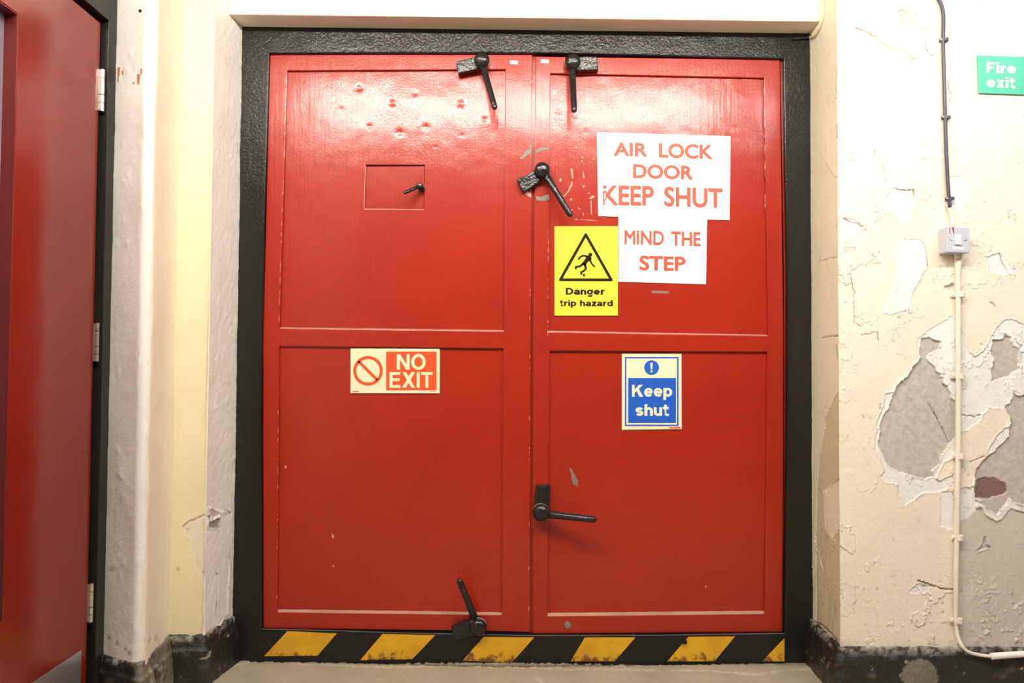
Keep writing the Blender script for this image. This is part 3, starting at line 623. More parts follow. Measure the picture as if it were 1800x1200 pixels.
c2 = at(737, 326.5, YP-0.028); add_dome(bm, (c2[0], YP-0.014, c2[2]), [(0.011, 0), (0.012, 0.012), (0.008, 0.021), (0, 0.023)], 18)
kn = finish(bm, 'hatch_catch', ENAMEL, hatch, bevel=0.001)
bm = bmesh.new(); add_tube(bm, [at(733, 329, YP-0.026), at(712, 338.5, YP-0.050)], [0.0062, 0.0058]); finish(bm, 'hatch_lever', ENAMEL, hatch, smooth=True)
# latches
def latch(parent, hub, r, plate_px, lev0, lev1, lw, dusty=False, tip=0.085, hub_h=0.05, ylev=None):
    hc = at(*hub, YD-hub_h*0.6); hc = (hc[0], YD, hc[2]); R = r*MPP*0.98
    bm = bmesh.new()
    add_dome(bm, hc, [(R*0.85, 0.0), (R*0.85, hub_h*0.45), (R, hub_h*0.5), (R, hub_h*0.74), (R*0.93, hub_h*0.88), (R*0.72, hub_h*1.0), (R*0.4, hub_h*1.07), (0, hub_h*1.09)])
    root = finish(bm, 'latch', ENAMEL, parent, smooth=True)
    bm = bmesh.new(); plate(bm, plate_px, YD-0.024, YD-0.001)
    finish(bm, 'cam_plate', ENAMEL, root, bevel=0.004)
    bm = bmesh.new(); k = lw*MPP/2*1.1
    y0 = YD-hub_h*0.62; y1 = YD-tip
    p0, p1 = at(*lev0, y0), at(*lev1, y1)
    add_tube(bm, [p0+(p0-p1)*0.06, p0+(p1-p0)*0.3, p1], [k*1.12, k, k*0.9], 18)
    finish(bm, 'lever', ENAMEL, root, smooth=True)
    if dusty:
        bm = bmesh.new(); n = 14; rows = []
        for i in range(n+1):
            a = math.radians(25+130*i/n); rows.append([bm.verts.new(Vector((hc[0]+R*1.02*math.cos(a), YD-h_, hc[2]+R*1.02*math.sin(a)))) for h_ in (hub_h*0.45, hub_h*0.76)])
        for r0, r1 in zip(rows, rows[1:]): bm.faces.new((r0[0], r1[0], r1[1], r0[1]))
        finish(bm, 'hub_dust', plain('grey_dust', (0.22, 0.19, 0.13), 0.8), root)
    return root
latch(door_l, (847,107), 14, [(801,108),(833,100),(845,112),(845,121),(805,129.5)], (849,117), (869.5,188), 10)
latch(door_r, (1006.4,109.5), 14.3, [(1006,99),(1050,98),(1052.5,123),(1006,125)], (1005.8,126), (1009.4,193), 10.5)
latch(door_r, (953,299.4), 14, [(909,317),(912,311.5),(924,309),(943,295),(955,312),(948,321),(922,337),(917,334)], (962,312), (1002,377), 11, tip=0.06)
latch(door_r, (950.8,900), 15, [(942.5,853),(968,852.5),(966,897),(938,897)], (968,904), (1043,912.5), 11.5, dusty=True)
latch(door_l, (840.6,1101), 15, [(792.5,1102.5),(826,1089),(843,1098),(835,1117),(801,1127)], (832,1080), (808.5,1022), 11, dusty=True, tip=0.075)
# small things fixed to the leaves
bm = bmesh.new(); plate(bm, [(896.5,106),(910,107),(910,113),(896.5,112)], YD-0.001, YD); finish(bm, 'white_tab', WHITE_PLASTIC, door_l)
bm = bmesh.new(); plate(bm, [(951,104),(965,105),(964.5,111),(950.5,110.5)], YD-0.001, YD); finish(bm, 'white_tab', WHITE_PLASTIC, door_r)
bm = bmesh.new(); add_dome(bm, at(998, 1098, YD), [(0.012, 0), (0.012, 0.002), (0.010, 0.003), (0, 0.0035)], 16); finish(bm, 'blanking_disc', CHIP, door_r)
q8 = lambda pts: P_(8, 890, 250, pts)
chips('paint_chip_and_edge', [(0, YD, [q8([(190,225),(240,160),(310,100),(355,85),(355,150),(280,190),(225,240)])]), (1, YD, [q8([(255,725),(300,690),(350,730),(350,778)])]),
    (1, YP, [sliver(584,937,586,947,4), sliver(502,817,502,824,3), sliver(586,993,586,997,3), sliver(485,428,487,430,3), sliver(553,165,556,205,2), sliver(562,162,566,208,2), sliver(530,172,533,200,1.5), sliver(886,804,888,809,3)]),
    (1, YP-0.0003, [[(640,366.8),(690,367.3),(745,368),(745,368.9),(690,368.2),(640,367.9)], [(642.2,292),(643,292),(640.4,366),(639.6,366)]]),  # lit lower and left edges of the hatch, painted as pale lines
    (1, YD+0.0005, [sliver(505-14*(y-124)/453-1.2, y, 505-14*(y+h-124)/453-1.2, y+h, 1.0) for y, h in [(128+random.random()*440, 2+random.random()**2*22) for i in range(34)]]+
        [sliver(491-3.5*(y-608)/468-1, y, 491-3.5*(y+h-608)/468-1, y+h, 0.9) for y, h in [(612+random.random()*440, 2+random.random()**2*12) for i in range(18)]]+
        [sliver(935-4*(y-100)/1000-1.5, y, 935-4*(y+h-100)/1000-1.5, y+h, 1.2) for y, h in [(110+random.random()**1.6*960, 2+random.random()**2*10) for i in range(30)]])], door_l, 'pale chips and scratches in the paint, with painted lit edges of the hatch')
chips('paint_chip_and_edge', [(0, YD, [q8([(415,110),(470,75),(600,72),(606,102),(520,110),(420,145)]), q8([(415,755),(480,770),(600,725),(606,800),(540,825),(430,815)])]),
    (1, YP, [q8([(905,370),(935,380),(943,500),(925,510)]), q8([(925,540),(930,600),(880,690),(815,765),(800,760),(870,680)]), q8([(1050,180),(1080,215),(1070,235)]), q8([(1050,260),(1080,255),(1070,285)]), q8([(1075,400),(1090,440),(1100,500),(1080,500)]),
             q8([(760,500),(785,540),(755,555),(740,540)]), q8([(1070,600),(1110,610),(1085,640)]), q8([(1145,715),(1170,700),(1175,725)]), q8([(1165,790),(1215,745),(1245,765),(1190,800)]), q8([(895,790),(930,790),(910,830)]), q8([(1185,820),(1200,820),(1200,1020),(1190,1010)]), q8([(955,1085),(1000,1075),(1000,1095)]),
             q8([(1010,1085),(1180,1090),(1290,1108),(1180,1100)]), q8([(1075,980),(1090,1020),(1078,1025)]), q8([(1000,910),(1050,945),(1020,935)]), q8([(905,950),(930,940),(915,965)]), q8([(1215,235),(1260,220),(1225,245)]), q8([(950,35),(1000,85),(985,85)]),
             [(1043,225),(1085,227),(1135,231),(1085,229)], sliver(1133,585,1150,588,3), sliver(1138,591,1146,594,3), sliver(1166,595,1172,597,2), sliver(1240,1029,1242,1032,3)]),
    (0, YP, [[(1001,820),(1006,826),(1016,845),(1015,856),(1007,850)], [(1145,510.5),(1176,511.5),(1175,515.5),(1147,515)]]),
    (1, YD+0.0005, [sliver(967-4*(y-124)/453, y, 967-4*(y+h-124)/453, y+h, 1.0) for y, h in [(390+random.random()*190, 2+random.random()**2*14) for i in range(16)]]+[sliver(1343.5+3*(y-137)/400, y, 1343.5+3*(y+h-137)/400, y+h, 1.3) for y, h in [(142+random.random()**1.4*250, 3+random.random()**2*30) for i in range(14)]])], door_r, 'bare patches and scratches in the paint')

# ------------------------------------------------------------------ lettering
def bilerp(q, s, t): 
    (x0, y0), (x1, y1), (x2, y2), (x3, y3) = q
    return ((x0*(1-s)+x1*s)*(1-t)+(x3*(1-s)+x2*s)*t, (y0*(1-s)+y1*s)*(1-t)+(y3*(1-s)+y2*s)*t)
def hand_word(bm, text, q, y, fat=0.026, off=0.0):
    """a word cut in a humanist sans, fitted between the four measured corners"""
    cu = bpy.data.curves.new('t', 'FONT'); cu.body = text; cu.offset = off; cu.resolution_u = 6
    o = bpy.data.objects.new('t', cu); COL.objects.link(o); dg = bpy.context.evaluated_depsgraph_get()
    me = o.evaluated_get(dg).to_mesh(); V = np.array([v.co[:] for v in me.vertices]); Fc = [tuple(p.vertices) for p in me.polygons]
    o.evaluated_get(dg).to_mesh_clear(); bpy.data.objects.remove(o); bpy.data.curves.remove(cu)
    lo, hi = V.min(0)-fat, V.max(0)+fat
    for k, (dx, dz) in enumerate(((0, 0), (1, 0), (-1, 0), (0, 1), (0, -1), (.7, .7), (-.7, .7), (.7, -.7), (-.7, -.7))):   # thickened by laying shifted cuts over each other
        vs = []
        for v in V:
            s, t = (v[0]+dx*fat-lo[0])/(hi[0]-lo[0]), 1-(v[1]+dz*fat-lo[1])/(hi[1]-lo[1]); vs.append(bm.verts.new(Vector(at(*bilerp(q, s, t), y-k*0.00005))))
        for f in Fc:
            try: bm.faces.new([vs[i] for i in f])
            except ValueError: pass
def arc(cx, cy, rx, ry, a0, a1, n=14): return [(cx+rx*math.cos(math.radians(a0+(a1-a0)*k/n)), cy+ry*math.sin(math.radians(a0+(a1-a0)*k/n))) for k in range(n+1)]
def glyph(c, w):
    """bold grotesque letters as strokes; cap height 1. returns width, open strokes, closed strokes, filled outlines"""
    h = w/2; X = 0.735; st, cl, fi = [], [], []
    if c == 'N': W = 0.76; st = [[(h, 0), (h, 1)], [(W-h, 0), (W-h, 1)]]; fi = [[(0, 1), (w*1.12, 1), (W, 0), (W-w*1.12, 0)]]
    elif c == 'O': W = 0.86; cl = [arc(W/2, .5, W/2-h, .515-h, 0, 360, 28)[:-1]]
    elif c == 'E': W = 0.68; st = [[(h, 0), (h, 1)], [(0, 1-h*.9), (W-.02, 1-h*.9)], [(0, .52), (W-.06, .52)], [(0, h*.9), (W, h*.9)]]
    elif c == 'F': W = 0.62; st = [[(h, 0), (h, 1)], [(0, 1-h*.9), (W, 1-h*.9)], [(0, .5), (W-.08, .5)]]
    elif c == 'X': W = 0.80; k = w*1.22; fi = [[(0.02, 1), (k+.02, 1), (W, 0), (W-k, 0)], [(W-.02, 1), (W-k-.02, 1), (0, 0), (k, 0)]]
    elif c == 'I': W = w; st = [[(h, 0), (h, 1)]]
    elif c == 'T': W = 0.70; st = [[(W/2, 0), (W/2, 1)], [(0, 1-h*.9), (W, 1-h*.9)]]
    elif c == 'D': W = 0.76; cl = [[(h, h), (h, 1-h)]+arc(W*.42, .5, W*.58-h, .5-h, 90, -90, 18)]
    elif c == 'K': W = 0.80; st = [[(h, 0), (h, 1)]]; fi = [[(w*.9, .28), (w*.9, .58), (W-.30, 1), (W-.02, 1)], [(.30, .55), (.46, .70), (W, 0), (W-.27, 0)]]
    elif c == 'a': W = 0.58; r = .225; st = [[(h, X*.68)]+arc(W/2-.01, X-h-.13, W/2-h-.01, .13, 150, 0, 10)+[(W-h, .0)], ]; cl = [arc(W/2-.03, r, W/2-h, r-h*.9, 0, 360, 18)[:-1]]
    elif c == 'n' or c == 'h': W = 0.58; st = [[(h, 0), (h, X if c == 'n' else 1)], [(h, .3)]+arc(W/2, X-h-.2, W/2-h, .2, 180, 0, 12)+[(W-h, 0)]]
    elif c == 'u': W = 0.58; st = [[(W-h, X), (W-h, 0)], [(W-h, X-.3)]+arc(W/2, h+.2, W/2-h, .2, 0, -180, 12)+[(h, X)]]
    elif c == 'r': W = 0.40; st = [[(h, 0), (h, X)], [(h, .35)]+arc(h+.26, X-h-.24, .26, .24, 180, 82, 8)]
    elif c == 'e': W = 0.62; st = [arc(W/2, X/2, W/2-h, X/2-h, 0, 325, 24), [(h, X/2), (W-h*.4, X/2)]]
    elif c == 'g': W = 0.62; cl = [arc(W/2-.01, X/2+.01, W/2-h, X/2-h, 0, 360, 22)[:-1]]; st = [[(W-h, X), (W-h, -.06)]+arc(W/2, -.05, W/2-h, .17-h*.3, 0, -160, 10)]
    elif c == 'd': W = 0.62; cl = [arc(W/2-.01, X/2, W/2-h, X/2-h, 0, 360, 22)[:-1]]; st = [[(W-h, 0), (W-h, 1)]]
    elif c == 'p': W = 0.62; cl = [arc(W/2+.01, X/2, W/2-h, X/2-h, 0, 360, 22)[:-1]]; st = [[(h, -.28), (h, X)]]
    elif c == 'i': W = w; st = [[(h, 0), (h, X)], [(h, .84), (h, 1)]]
    elif c == 't': W = 0.40; st = [[(W*.42, .95), (W*.42, .22)]+arc(W*.42+.14, .22, .14, .22-h*.8, 180, 270, 6)+[(W, h*.8)], [(0, X-h*.7), (W-.01, X-h*.7)]]
    elif c == 'z': W = 0.54; st = [[(0.01, X-h*.8), (W-.01, X-h*.8)], [(0, h*.8), (W, h*.8)]]; fi = [[(W-.01, X-w*.6), (W-w*1.5, X-w*.8), (0, w*.6), (w*1.5, w*.8)]]
    elif c == 's': W = 0.56; ry = (X-w)/4; st = [arc(W/2, X-h-ry, W/2-h, ry, 25, 270, 14)+arc(W/2, h+ry, W/2-h, ry, 90, -155, 14)[1:]]
    elif c == 'x': W = 0.60; k = w*1.2; fi = [[(0, X), (k, X), (W, 0), (W-k, 0)], [(W, X), (W-k, X), (0, 0), (k, 0)]]
    elif c == '!': W = w*1.2; fi = [[(0, 1), (W, 1), (W*.75, .3), (W*.25, .3)], [(W*.15, 0), (W*.85, 0), (W*.85, .2), (W*.15, .2)]]
    else: W = 0.30
    return W, st, cl, fi
def add_ribbon(bm, pts, w, closed, place, mi=0):
    n = len(pts); L, R_ = [], []
    for i in range(n):
        p = pts[i]; a = pts[i-1] if (i > 0 or closed) else None; b = pts[(i+1) % n] if (i < n-1 or closed) else None
        ns = []
        for s, e in ((a, p), (p, b)):
            if s is None or e is None: continue
            dx, dy = e[0]-s[0], e[1]-s[1]; l = math.hypot(dx, dy) or 1; ns.append((-dy/l, dx/l))
        nx, ny = sum(k[0] for k in ns)/len(ns), sum(k[1] for k in ns)/len(ns); q = nx*nx+ny*ny; f = min(1/q if q > 1e-6 else 1, 2.2)
        nx, ny = nx*f*w/2, ny*f*w/2
        L.append(bm.verts.new(Vector(place(p[0]+nx, p[1]+ny)))); R_.append(bm.verts.new(Vector(place(p[0]-nx, p[1]-ny))))
    for i in range(n if closed else n-1):
        j = (i+1) % n; bm.faces.new((L[i], L[j], R_[j], R_[i])).material_index = mi
def bold_word(bm, text, q, y, w=0.2, gap=0.07, space=0.3):
    """a word in a bold grotesque; q = measured corners of the box between cap line and baseline"""
    items, x = [], 0.0
    for c in text:
        if c == ' ': x += space; continue
        W, st, cl, fi = glyph(c, w); items.append((x, st, cl, fi)); x += W+gap
    tot = x-gap
    for x0, st, cl, fi in items:
        dy = [0.0]                      # each stroke lies a hair over the one before, as overlapping coplanar faces would shade badly
        pl = lambda gx, gy: at(*bilerp(q, (x0+gx)/tot, 1-gy), y-dy[0])
        for s in st: add_ribbon(bm, s, w, False, pl); dy[0] += 0.00008
        for s in cl: add_ribbon(bm, s, w, True, pl); dy[0] += 0.00008
        for f in fi: bm.faces.new([bm.verts.new(Vector(pl(*p))) for p in f]); dy[0] += 0.00008
def fill(bm, pts, y): bm.faces.new([bm.verts.new(Vector(at(px, py, y))) for px, py in pts])
def circle(cx, cy, r, n=32): return [(cx+r*math.cos(2*math.pi*k/n), cy+r*math.sin(2*math.pi*k/n)) for k in range(n)]
def box(x0, x1, tl, tr, bl, br): return [(x0, tl), (x1, tr), (x1, br), (x0, bl)]
def ink(name, bm, mat, parent):
    """printed or cut film: given a hair of thickness"""
    bmesh.ops.recalc_face_normals(bm, faces=bm.faces)
    for f in bm.faces:
        if f.normal.y > 0: f.normal_flip()
    me = bpy.data.meshes.new(name); bm.to_mesh(me); bm.free(); return link(name, me, mat, parent)
def board(name, pts, y, t, mat, label, cat='sign', bevel=0.0006, group=None):
    bm = bmesh.new(); plate(bm, pts, y-t, y-0.0006)
    o = finish(bm, name, mat, None, bevel=bevel, segs=1); return tag(o, label, cat, group)
# ---- air lock sign
T1 = 0.003; Y1 = YP-0.0012-T1-0.0004
PB = YP-0.0012
s1 = board('air_lock_sign', [(1049,232),(1284.3,239.2),(1282.6,387),(1243,385.6),(1087,380.9),(1051.6,379.7)], PB, T1, WHITE_SIGN, 'large white sign with red AIR LOCK DOOR KEEP SHUT lettering')
for w_, q in (('AIR', [(1079,250),(1137.8,251.2),(1137.8,275.6),(1079,274)]), ('LOCK', [(1158.1,251),(1252.6,254.3),(1252.6,280.3),(1158.1,277.2)]), ('DOOR', [(1112.6,287.8),(1217.8,291.3),(1217.8,316.2),(1112.6,313.2)]), ('KEEP', [(1060,325.5),(1149.2,326.8),(1149.2,362.1),(1060,360.3)]), ('SHUT', [(1167.5,327.6),(1270.3,331),(1270.3,366),(1167.5,363)])): bm = bmesh.new(); hand_word(bm, w_, q, Y1, 0.026 if w_ in ('KEEP', 'SHUT') else 0.034); ink('lettering', bm, SALMON, s1)
bm = bmesh.new()
for p in ([(1058.5,331.8),(1068,331.8),(1068,335.2),(1058.5,335.2)], [(1062,340),(1065,339),(1064.5,347),(1062.5,352)], [(1063,353),(1066,350),(1065,360),(1062.5,361)]): fill(bm, p, Y1-0.0006)
ink('scuff', bm, WHITE_SIGN, s1)
s2 = board('mind_the_step_sign', [(1087,381.2),(1243.3,385.9),(1241,499.5),(1086.7,495)], PB, T1*0.9, WHITE_SIGN, 'smaller white sign with red MIND THE STEP lettering')
for w_, q in (('MIND', [(1097.7,404.4),(1167,406),(1167,430.9),(1097.7,429.6)]), ('THE', [(1179.9,406.5),(1231.6,408),(1231.6,432.9),(1179.9,431.8)]), ('STEP', [(1124,448.9),(1205,450.9),(1205,476.4),(1124,475.2)])): bm = bmesh.new(); hand_word(bm, w_, q, Y1, 0.027 if w_ == 'STEP' else 0.022); ink('lettering', bm, SALMON, s2)
# ---- trip hazard
s3 = board('trip_hazard_sign', [(974.7,397.4),(1086.3,397.4),(1086.2,554.6),(974.7,554.6)], PB, T1*1.25, YELLOW_SIGN, 'yellow warning sign with black triangle, Danger trip hazard')
Y3 = PB-T1*1.25-0.0004; k3 = lambda pts: P_(6.316, 960, 380, pts); pl3 = lambda x, y: at(960+x/6.316, 380+y/6.316, Y3)
bm = bmesh.new()
tri = [(440,204),(158,704),(724,706)]
for a, b in ((0, 1), (1, 2), (2, 0)): add_ribbon(bm, [tri[a], tri[b]], 31, False, pl3)
for p in tri: fill(bm, k3(circle(p[0], p[1], 15.5, 20)), Y3-0.0001)
ink('warning_triangle', bm, INK, s3)
bm = bmesh.new()
fill(bm, k3(circle(491, 428, 23, 20)), Y3)
fill(bm, k3([(405,428),(440,436),(470,440),(505,458),(503,480),(480,500),(457,510),(440,548),(415,545),(388,532),(430,480),(445,452)]), Y3)
for p, w_ in (([(468,447),(440,440),(408,437),(382,450),(366,466),(360,484)], 19), ([(488,470),(494,500),(508,530),(541,561)], 18), ([(408,528),(376,556),(330,563),(328,587)], 24), ([(424,520),(440,570),(436,598)], 26), ([(434,598),(388,622),(394,650)], 22)): add_ribbon(bm, p, w_, False, pl3)
fill(bm, k3([(402,665),(420,628),(438,667)]), Y3)
ink('falling_figure', bm, INK, s3)
bm = bmesh.new(); bold_word(bm, 'Danger', box(994.5,1062.9,505.6,506,517.7,518), Y3, 0.21, 0.06); ink('lettering', bm, INK, s3); bm = bmesh.new(); bold_word(bm, 'trip hazard', box(984,1077.2,527,527.2,537.8,538), Y3, 0.205, 0.065, 0.34)
ink('lettering', bm, INK, s3)
# ---- no exit
s4 = board('no_exit_sign', [(616,612.5),(773.2,612.2),(772.8,691.2),(616,690.8)], PB, T1, GLOW, 'cream and red NO EXIT sign on the left leaf')
Y4 = PB-T1-0.0004
bm = bmesh.new(); fill(bm, [(678.6,617.8),(767.5,617.8),(767.5,685.7),(678.6,685.7)], Y4); ink('red_panel', bm, SIGN_RED, s4)
bm = bmesh.new(); pl4 = lambda x, y: at(x, y, Y4)
add_ribbon(bm, circle(646.9, 651.5, 23.4, 40), 5.4, True, pl4); k = 23.4/math.sqrt(2); add_ribbon(bm, [(646.9-k, 651.5-k), (646.9+k, 651.5+k)], 5.2, False, pl4)
ink('prohibition_symbol', bm, SIGN_RED, s4)
bm = bmesh.new(); fill(bm, [(620,687),(630,687),(630,689),(620,689)], Y4); ink('maker_mark', bm, SIGN_RED, s4); bm = bmesh.new(); fill(bm, [(755,687.5),(767,687.5),(767,688.5),(755,688.5)], Y4); ink('maker_mark', bm, SIGN_RED, s4)
bm = bmesh.new(); bold_word(bm, 'NO', box(697.5,748.3,622.5,622.3,649.3,649.5), Y4-0.0004, 0.185, 0.09); ink('lettering', bm, GLOW, s4); bm = bmesh.new(); bold_word(bm, 'EXIT', box(684.6,760.5,654,654,681.2,681.2), Y4-0.0004, 0.185, 0.09); ink('lettering', bm, GLOW, s4)
# ---- keep shut
s5 = board('keep_shut_sign', [(1093.1,621.6),(1198.1,621.6),(1198.5,754),(1093.1,755.5)], PB, T1, GLOW, 'blue and cream Keep shut sign on the right leaf')
Y5 = PB-T1-0.0004; pl5 = lambda x, y: at(x, y, Y5)
bm = bmesh.new(); add_ribbon(bm, [(1099.8,628.4),(1191.5,628.4),(1191.5,747.4),(1099.8,747.4)], 2.6, True, pl5); ink('border', bm, SIGN_BLUE, s5)
bm = bmesh.new(); fill(bm, [(1104.2,664.1),(1188.2,664.1),(1188.2,743),(1104.2,743)], Y5); ink('blue_panel', bm, SIGN_BLUE, s5)
bm = bmesh.new(); fill(bm, circle(1145.4, 645.9, 13), Y5); ink('mandatory_symbol', bm, SIGN_BLUE, s5)
bm = bmesh.new(); bold_word(bm, 'Keep', box(1110.9,1181.5,676,676,697,697), Y5-0.0004, 0.19, 0.06); ink('lettering', bm, GLOW, s5); bm = bmesh.new(); bold_word(bm, 'shut', box(1117,1175.7,710.1,710.1,730.6,730.6), Y5-0.0004, 0.20, 0.06); ink('lettering', bm, GLOW, s5); bm = bmesh.new(); bold_word(bm, '!', box(1143,1147.6,637.6,637.6,654,654), Y5-0.0004, 0.2); ink('exclamation_mark', bm, GLOW, s5)
bm = bmesh.new(); fill(bm, [(1176,750.5),(1196,750),(1196,752.6),(1176,752.6)], Y5); ink('maker_mark', bm, SIGN_RED, s5)
# ---- fire exit, on the right wall
YF = RW_Y-0.003
s6 = board('fire_exit_sign', [(1717.5,96.8),(1905,103.5),(1907,170),(1720.7,163.6)], YF, 0.003, GREEN, 'green sign with white Fire exit lettering on the peeling wall')
bm = bmesh.new(); bold_word(bm, 'Fire', [(1733.9,109),(1786,111.2),(1786,129.6),(1733.9,127.6)], YF-0.0036, 0.20, 0.07); ink('lettering', bm, WHITE_SIGN, s6); bm = bmesh.new(); bold_word(bm, 'exit', [(1734,134.8),(1784.5,136),(1784.5,155),(1734,153)], YF-0.0036, 0.20, 0.07); ink('lettering', bm, WHITE_SIGN, s6)

# ------------------------------------------------------------------ switch box, cables and clips
bw = 0.048; YS = RW_Y-bw
bm = bmesh.new()
fpx = [(1664.5,397.7),(1705,399.2),(1705.4,444.3),(1665,443.2)]
fr = [at(px, py, YS) for px, py in fpx]; sc = 1.0
add_prism(bm, fr, [np.array((p[0], RW_Y-0.001, p[2])) for p in fr])
sw = finish(bm, 'light_switch', METAL_BOX, None, bevel=0.004, segs=3); tag(sw, 'grey metal switch box with white rocker on the peeling wall', 'light switch')
bm = bmesh.new(); plate(bm, [(1679.5,412),(1690.5,412.5),(1690.8,430),(1679.8,429.6)], YS-0.005, YS-0.0002); finish(bm, 'rocker', WHITE_PLASTIC, sw, bevel=0.0015)
for px, py in ((1672.7,420.8), (1697,421.4)):
    bm = bmesh.new(); add_dome(bm, at(px, py, YS), [(0.0032, 0), (0.0032, 0.001), (0, 0.002)], 12); finish(bm, 'screw', STEEL, sw)
bm = bmesh.new(); plate(bm, [(1674.6,434),(1693.8,434.6),(1693.8,438.6),(1674.6,438)], YS-0.0008, YS-0.0002); finish(bm, 'label_strip', WHITE_PLASTIC, sw)
bm = bmesh.new(); plate(bm, [(1669.5,400),(1670.5,400),(1669.8,410),(1668.8,410)], YS-0.0006, YS-0.0002); plate(bm, [(1673.5,399.5),(1677,399.5),(1677.2,410),(1676,410.5)], YS-0.0006, YS-0.0002); finish(bm, 'paint_mark', plain('dark_red_mark', (0.20, 0.03, 0.03), 0.5), sw)
bm = bmesh.new(); yc = RW_Y-0.010
bpts = smooth_path([at(px, py, yc) for px, py in [(1641,-25),(1648,-5),(1654.5,8),(1657.8,22),(1658.5,40),(1657.8,72),(1659.5,135),(1661.5,208),(1664,280),(1667,335),(1670,366)]], 4)
add_tube(bm, bpts, 0.0052, 12, False)
tag(finish(bm, 'cable', BLACK_PVC, smooth=True), 'black cable running down to the switch box', 'cable')
bm = bmesh.new(); cp = smooth_path([at(px, py, yc) for px, py in [(1670.2,367),(1672.5,380),(1674,396)]], 4); add_tube(bm, cp, [0.0064]*len(cp), 12)
tag(finish(bm, 'cable', CREAM_PVC, smooth=True), 'short cream painted cable end just above the switch box', 'cable')
path = [(1684,447),(1684,462),(1684,478),(1684.4,520),(1684.6,600),(1684.6,700),(1684,801),(1682.8,880),(1682,943),(1681,1010),(1680.3,1060),(1680.3,1088),(1681.5,1105),(1685,1122),(1692,1136),(1702,1145),(1718,1150),(1742,1153.5)]
rad = [0.0118, 0.011, 0.008, 0.0076, 0.0076, 0.0076, 0.0076, 0.0074, 0.0072, 0.007, 0.0066, 0.006, 0.0054, 0.005, 0.005, 0.005, 0.005, 0.005]
bm = bmesh.new(); pp, rr_ = [], []
pts3 = [at(px, py, RW_Y-0.011-(0.018 if py > 1125 else 0.008 if py > 1110 else 0)) for px, py in path]
sp = smooth_path(pts3, 4)
for i in range(len(sp)): a = i/4; j = min(int(a), len(rad)-2); rr_.append(rad[j]+(rad[j+1]-rad[j])*(a-j))
add_tube(bm, sp, rr_, 14)
tag(finish(bm, 'conduit', CREAM_PVC, smooth=True), 'cream cable conduit dropping from the switch box to the skirting', 'conduit')
bm = bmesh.new(); add_tube(bm, [at(1742, 1153, RW_Y-0.034), at(1800, 1149, RW_Y-0.034), at(1900, 1143, RW_Y-0.034)], 0.0092, 14, False)
tag(finish(bm, 'conduit', WHITE_PLASTIC, smooth=True), 'white conduit lying along the top of the black skirting', 'conduit')
def clip(name, c, w, h, mat, label, group, nail=-1, rad=0.008):
    """saddle over the cable with a nailed lug on one side"""
    bm = bmesh.new(); p = at(*c, RW_Y); n = 10; hh = h*0.00173/2; wi = rad+0.0035; dep = 2*rad+0.006
    prof = [(-wi, 0.0), (-wi, dep*0.55)]+[(wi*math.cos(math.radians(a)), dep*0.55+dep*0.45*math.sin(math.radians(a))) for a in range(165, 14, -15)]+[(wi, dep*0.55), (wi, 0.0)]
    fr = [(p[0]+x, RW_Y-0.0005-y, p[2]+hh) for x, y in prof]; add_prism(bm, fr, [(x, y, z-2*hh) for x, y, z in fr])
    o = finish(bm, name, mat, None, bevel=0.0008); tag(o, label, 'cable clip', group)
    bm = bmesh.new(); x0 = p[0]+nail*wi; x1 = p[0]+nail*(w*0.00173); lo, hi = min(x0, x1), max(x0, x1)
    add_box(bm, (lo, RW_Y-0.010, p[2]-hh*0.9), (hi, RW_Y-0.0006, p[2]+hh*0.9)); finish(bm, 'lug', mat, o, bevel=0.0015)
    bm = bmesh.new(); add_dome(bm, ((x0*0.4+x1*0.6), RW_Y-0.010, p[2]), [(0.0025, 0), (0.0025, 0.003), (0, 0.0035)], 10); finish(bm, 'nail', STEEL if mat is BLACK_PVC else mat, o)
    return o
for (px, py), lb in (((1657.8,72), 'topmost black clip holding the black cable'), ((1661.3,208), 'middle black clip holding the black cable'), ((1668,350), 'lowest black clip on the black cable, above the switch box')):
    clip('cable_clip', (px+1, py), 9, 5, BLACK_PVC, lb, 'black clips along the black cable', rad=0.0055)
for (px, py), w_, lb in (((1684.5,518), 15, 'first cream clip on the conduit below the switch box'), ((1684.6,661), 15, 'cream clip on the conduit beside the top of the grey plaster patch'), ((1684,801), 12, 'cream clip on the conduit beside the bottom of the grey plaster patch'), ((1682,943), 11, 'cream clip on the conduit below the brick patch'), ((1680.3,1088), 12, 'lowest cream clip on the conduit, above the skirting')):
    clip('cable_clip', (px, py), w_, 9, CREAM_PVC, lb, 'cream clips along the conduit', rad=0.0082)
# thin cable in the corner over the doors
xr = float(REV_R1[0])-0.006
bm = bmesh.new()
cpt = [atx(px, py, xr-dx) for px, py, dx in [(1447,-12,0.008),(1446.5,6,0.007),(1446,24,0.006),(1443,40,0.006),(1437,54,0.006),(1430,63,0.006)]]
cpt.append(at(1424, 66, -0.008)); add_tube(bm, smooth_path(cpt, 5), 0.0042, 12)
cc = finish(bm, 'corner_cable', plain('cream_cable', (0.84, 0.74, 0.54), 0.5), smooth=True); tag(cc, 'thin cream cable looping into the upper right corner of the black frame', 'cable')
bm = bmesh.new(); add_tube(bm, [at(1427, 62, -0.012), at(1418, 66, -0.008), at(1395, 68.5, -0.006)], 0.0042, 12); ce = finish(bm, 'cable_end', BLACK, cc, smooth=True); ce['label'] = 'black painted end'

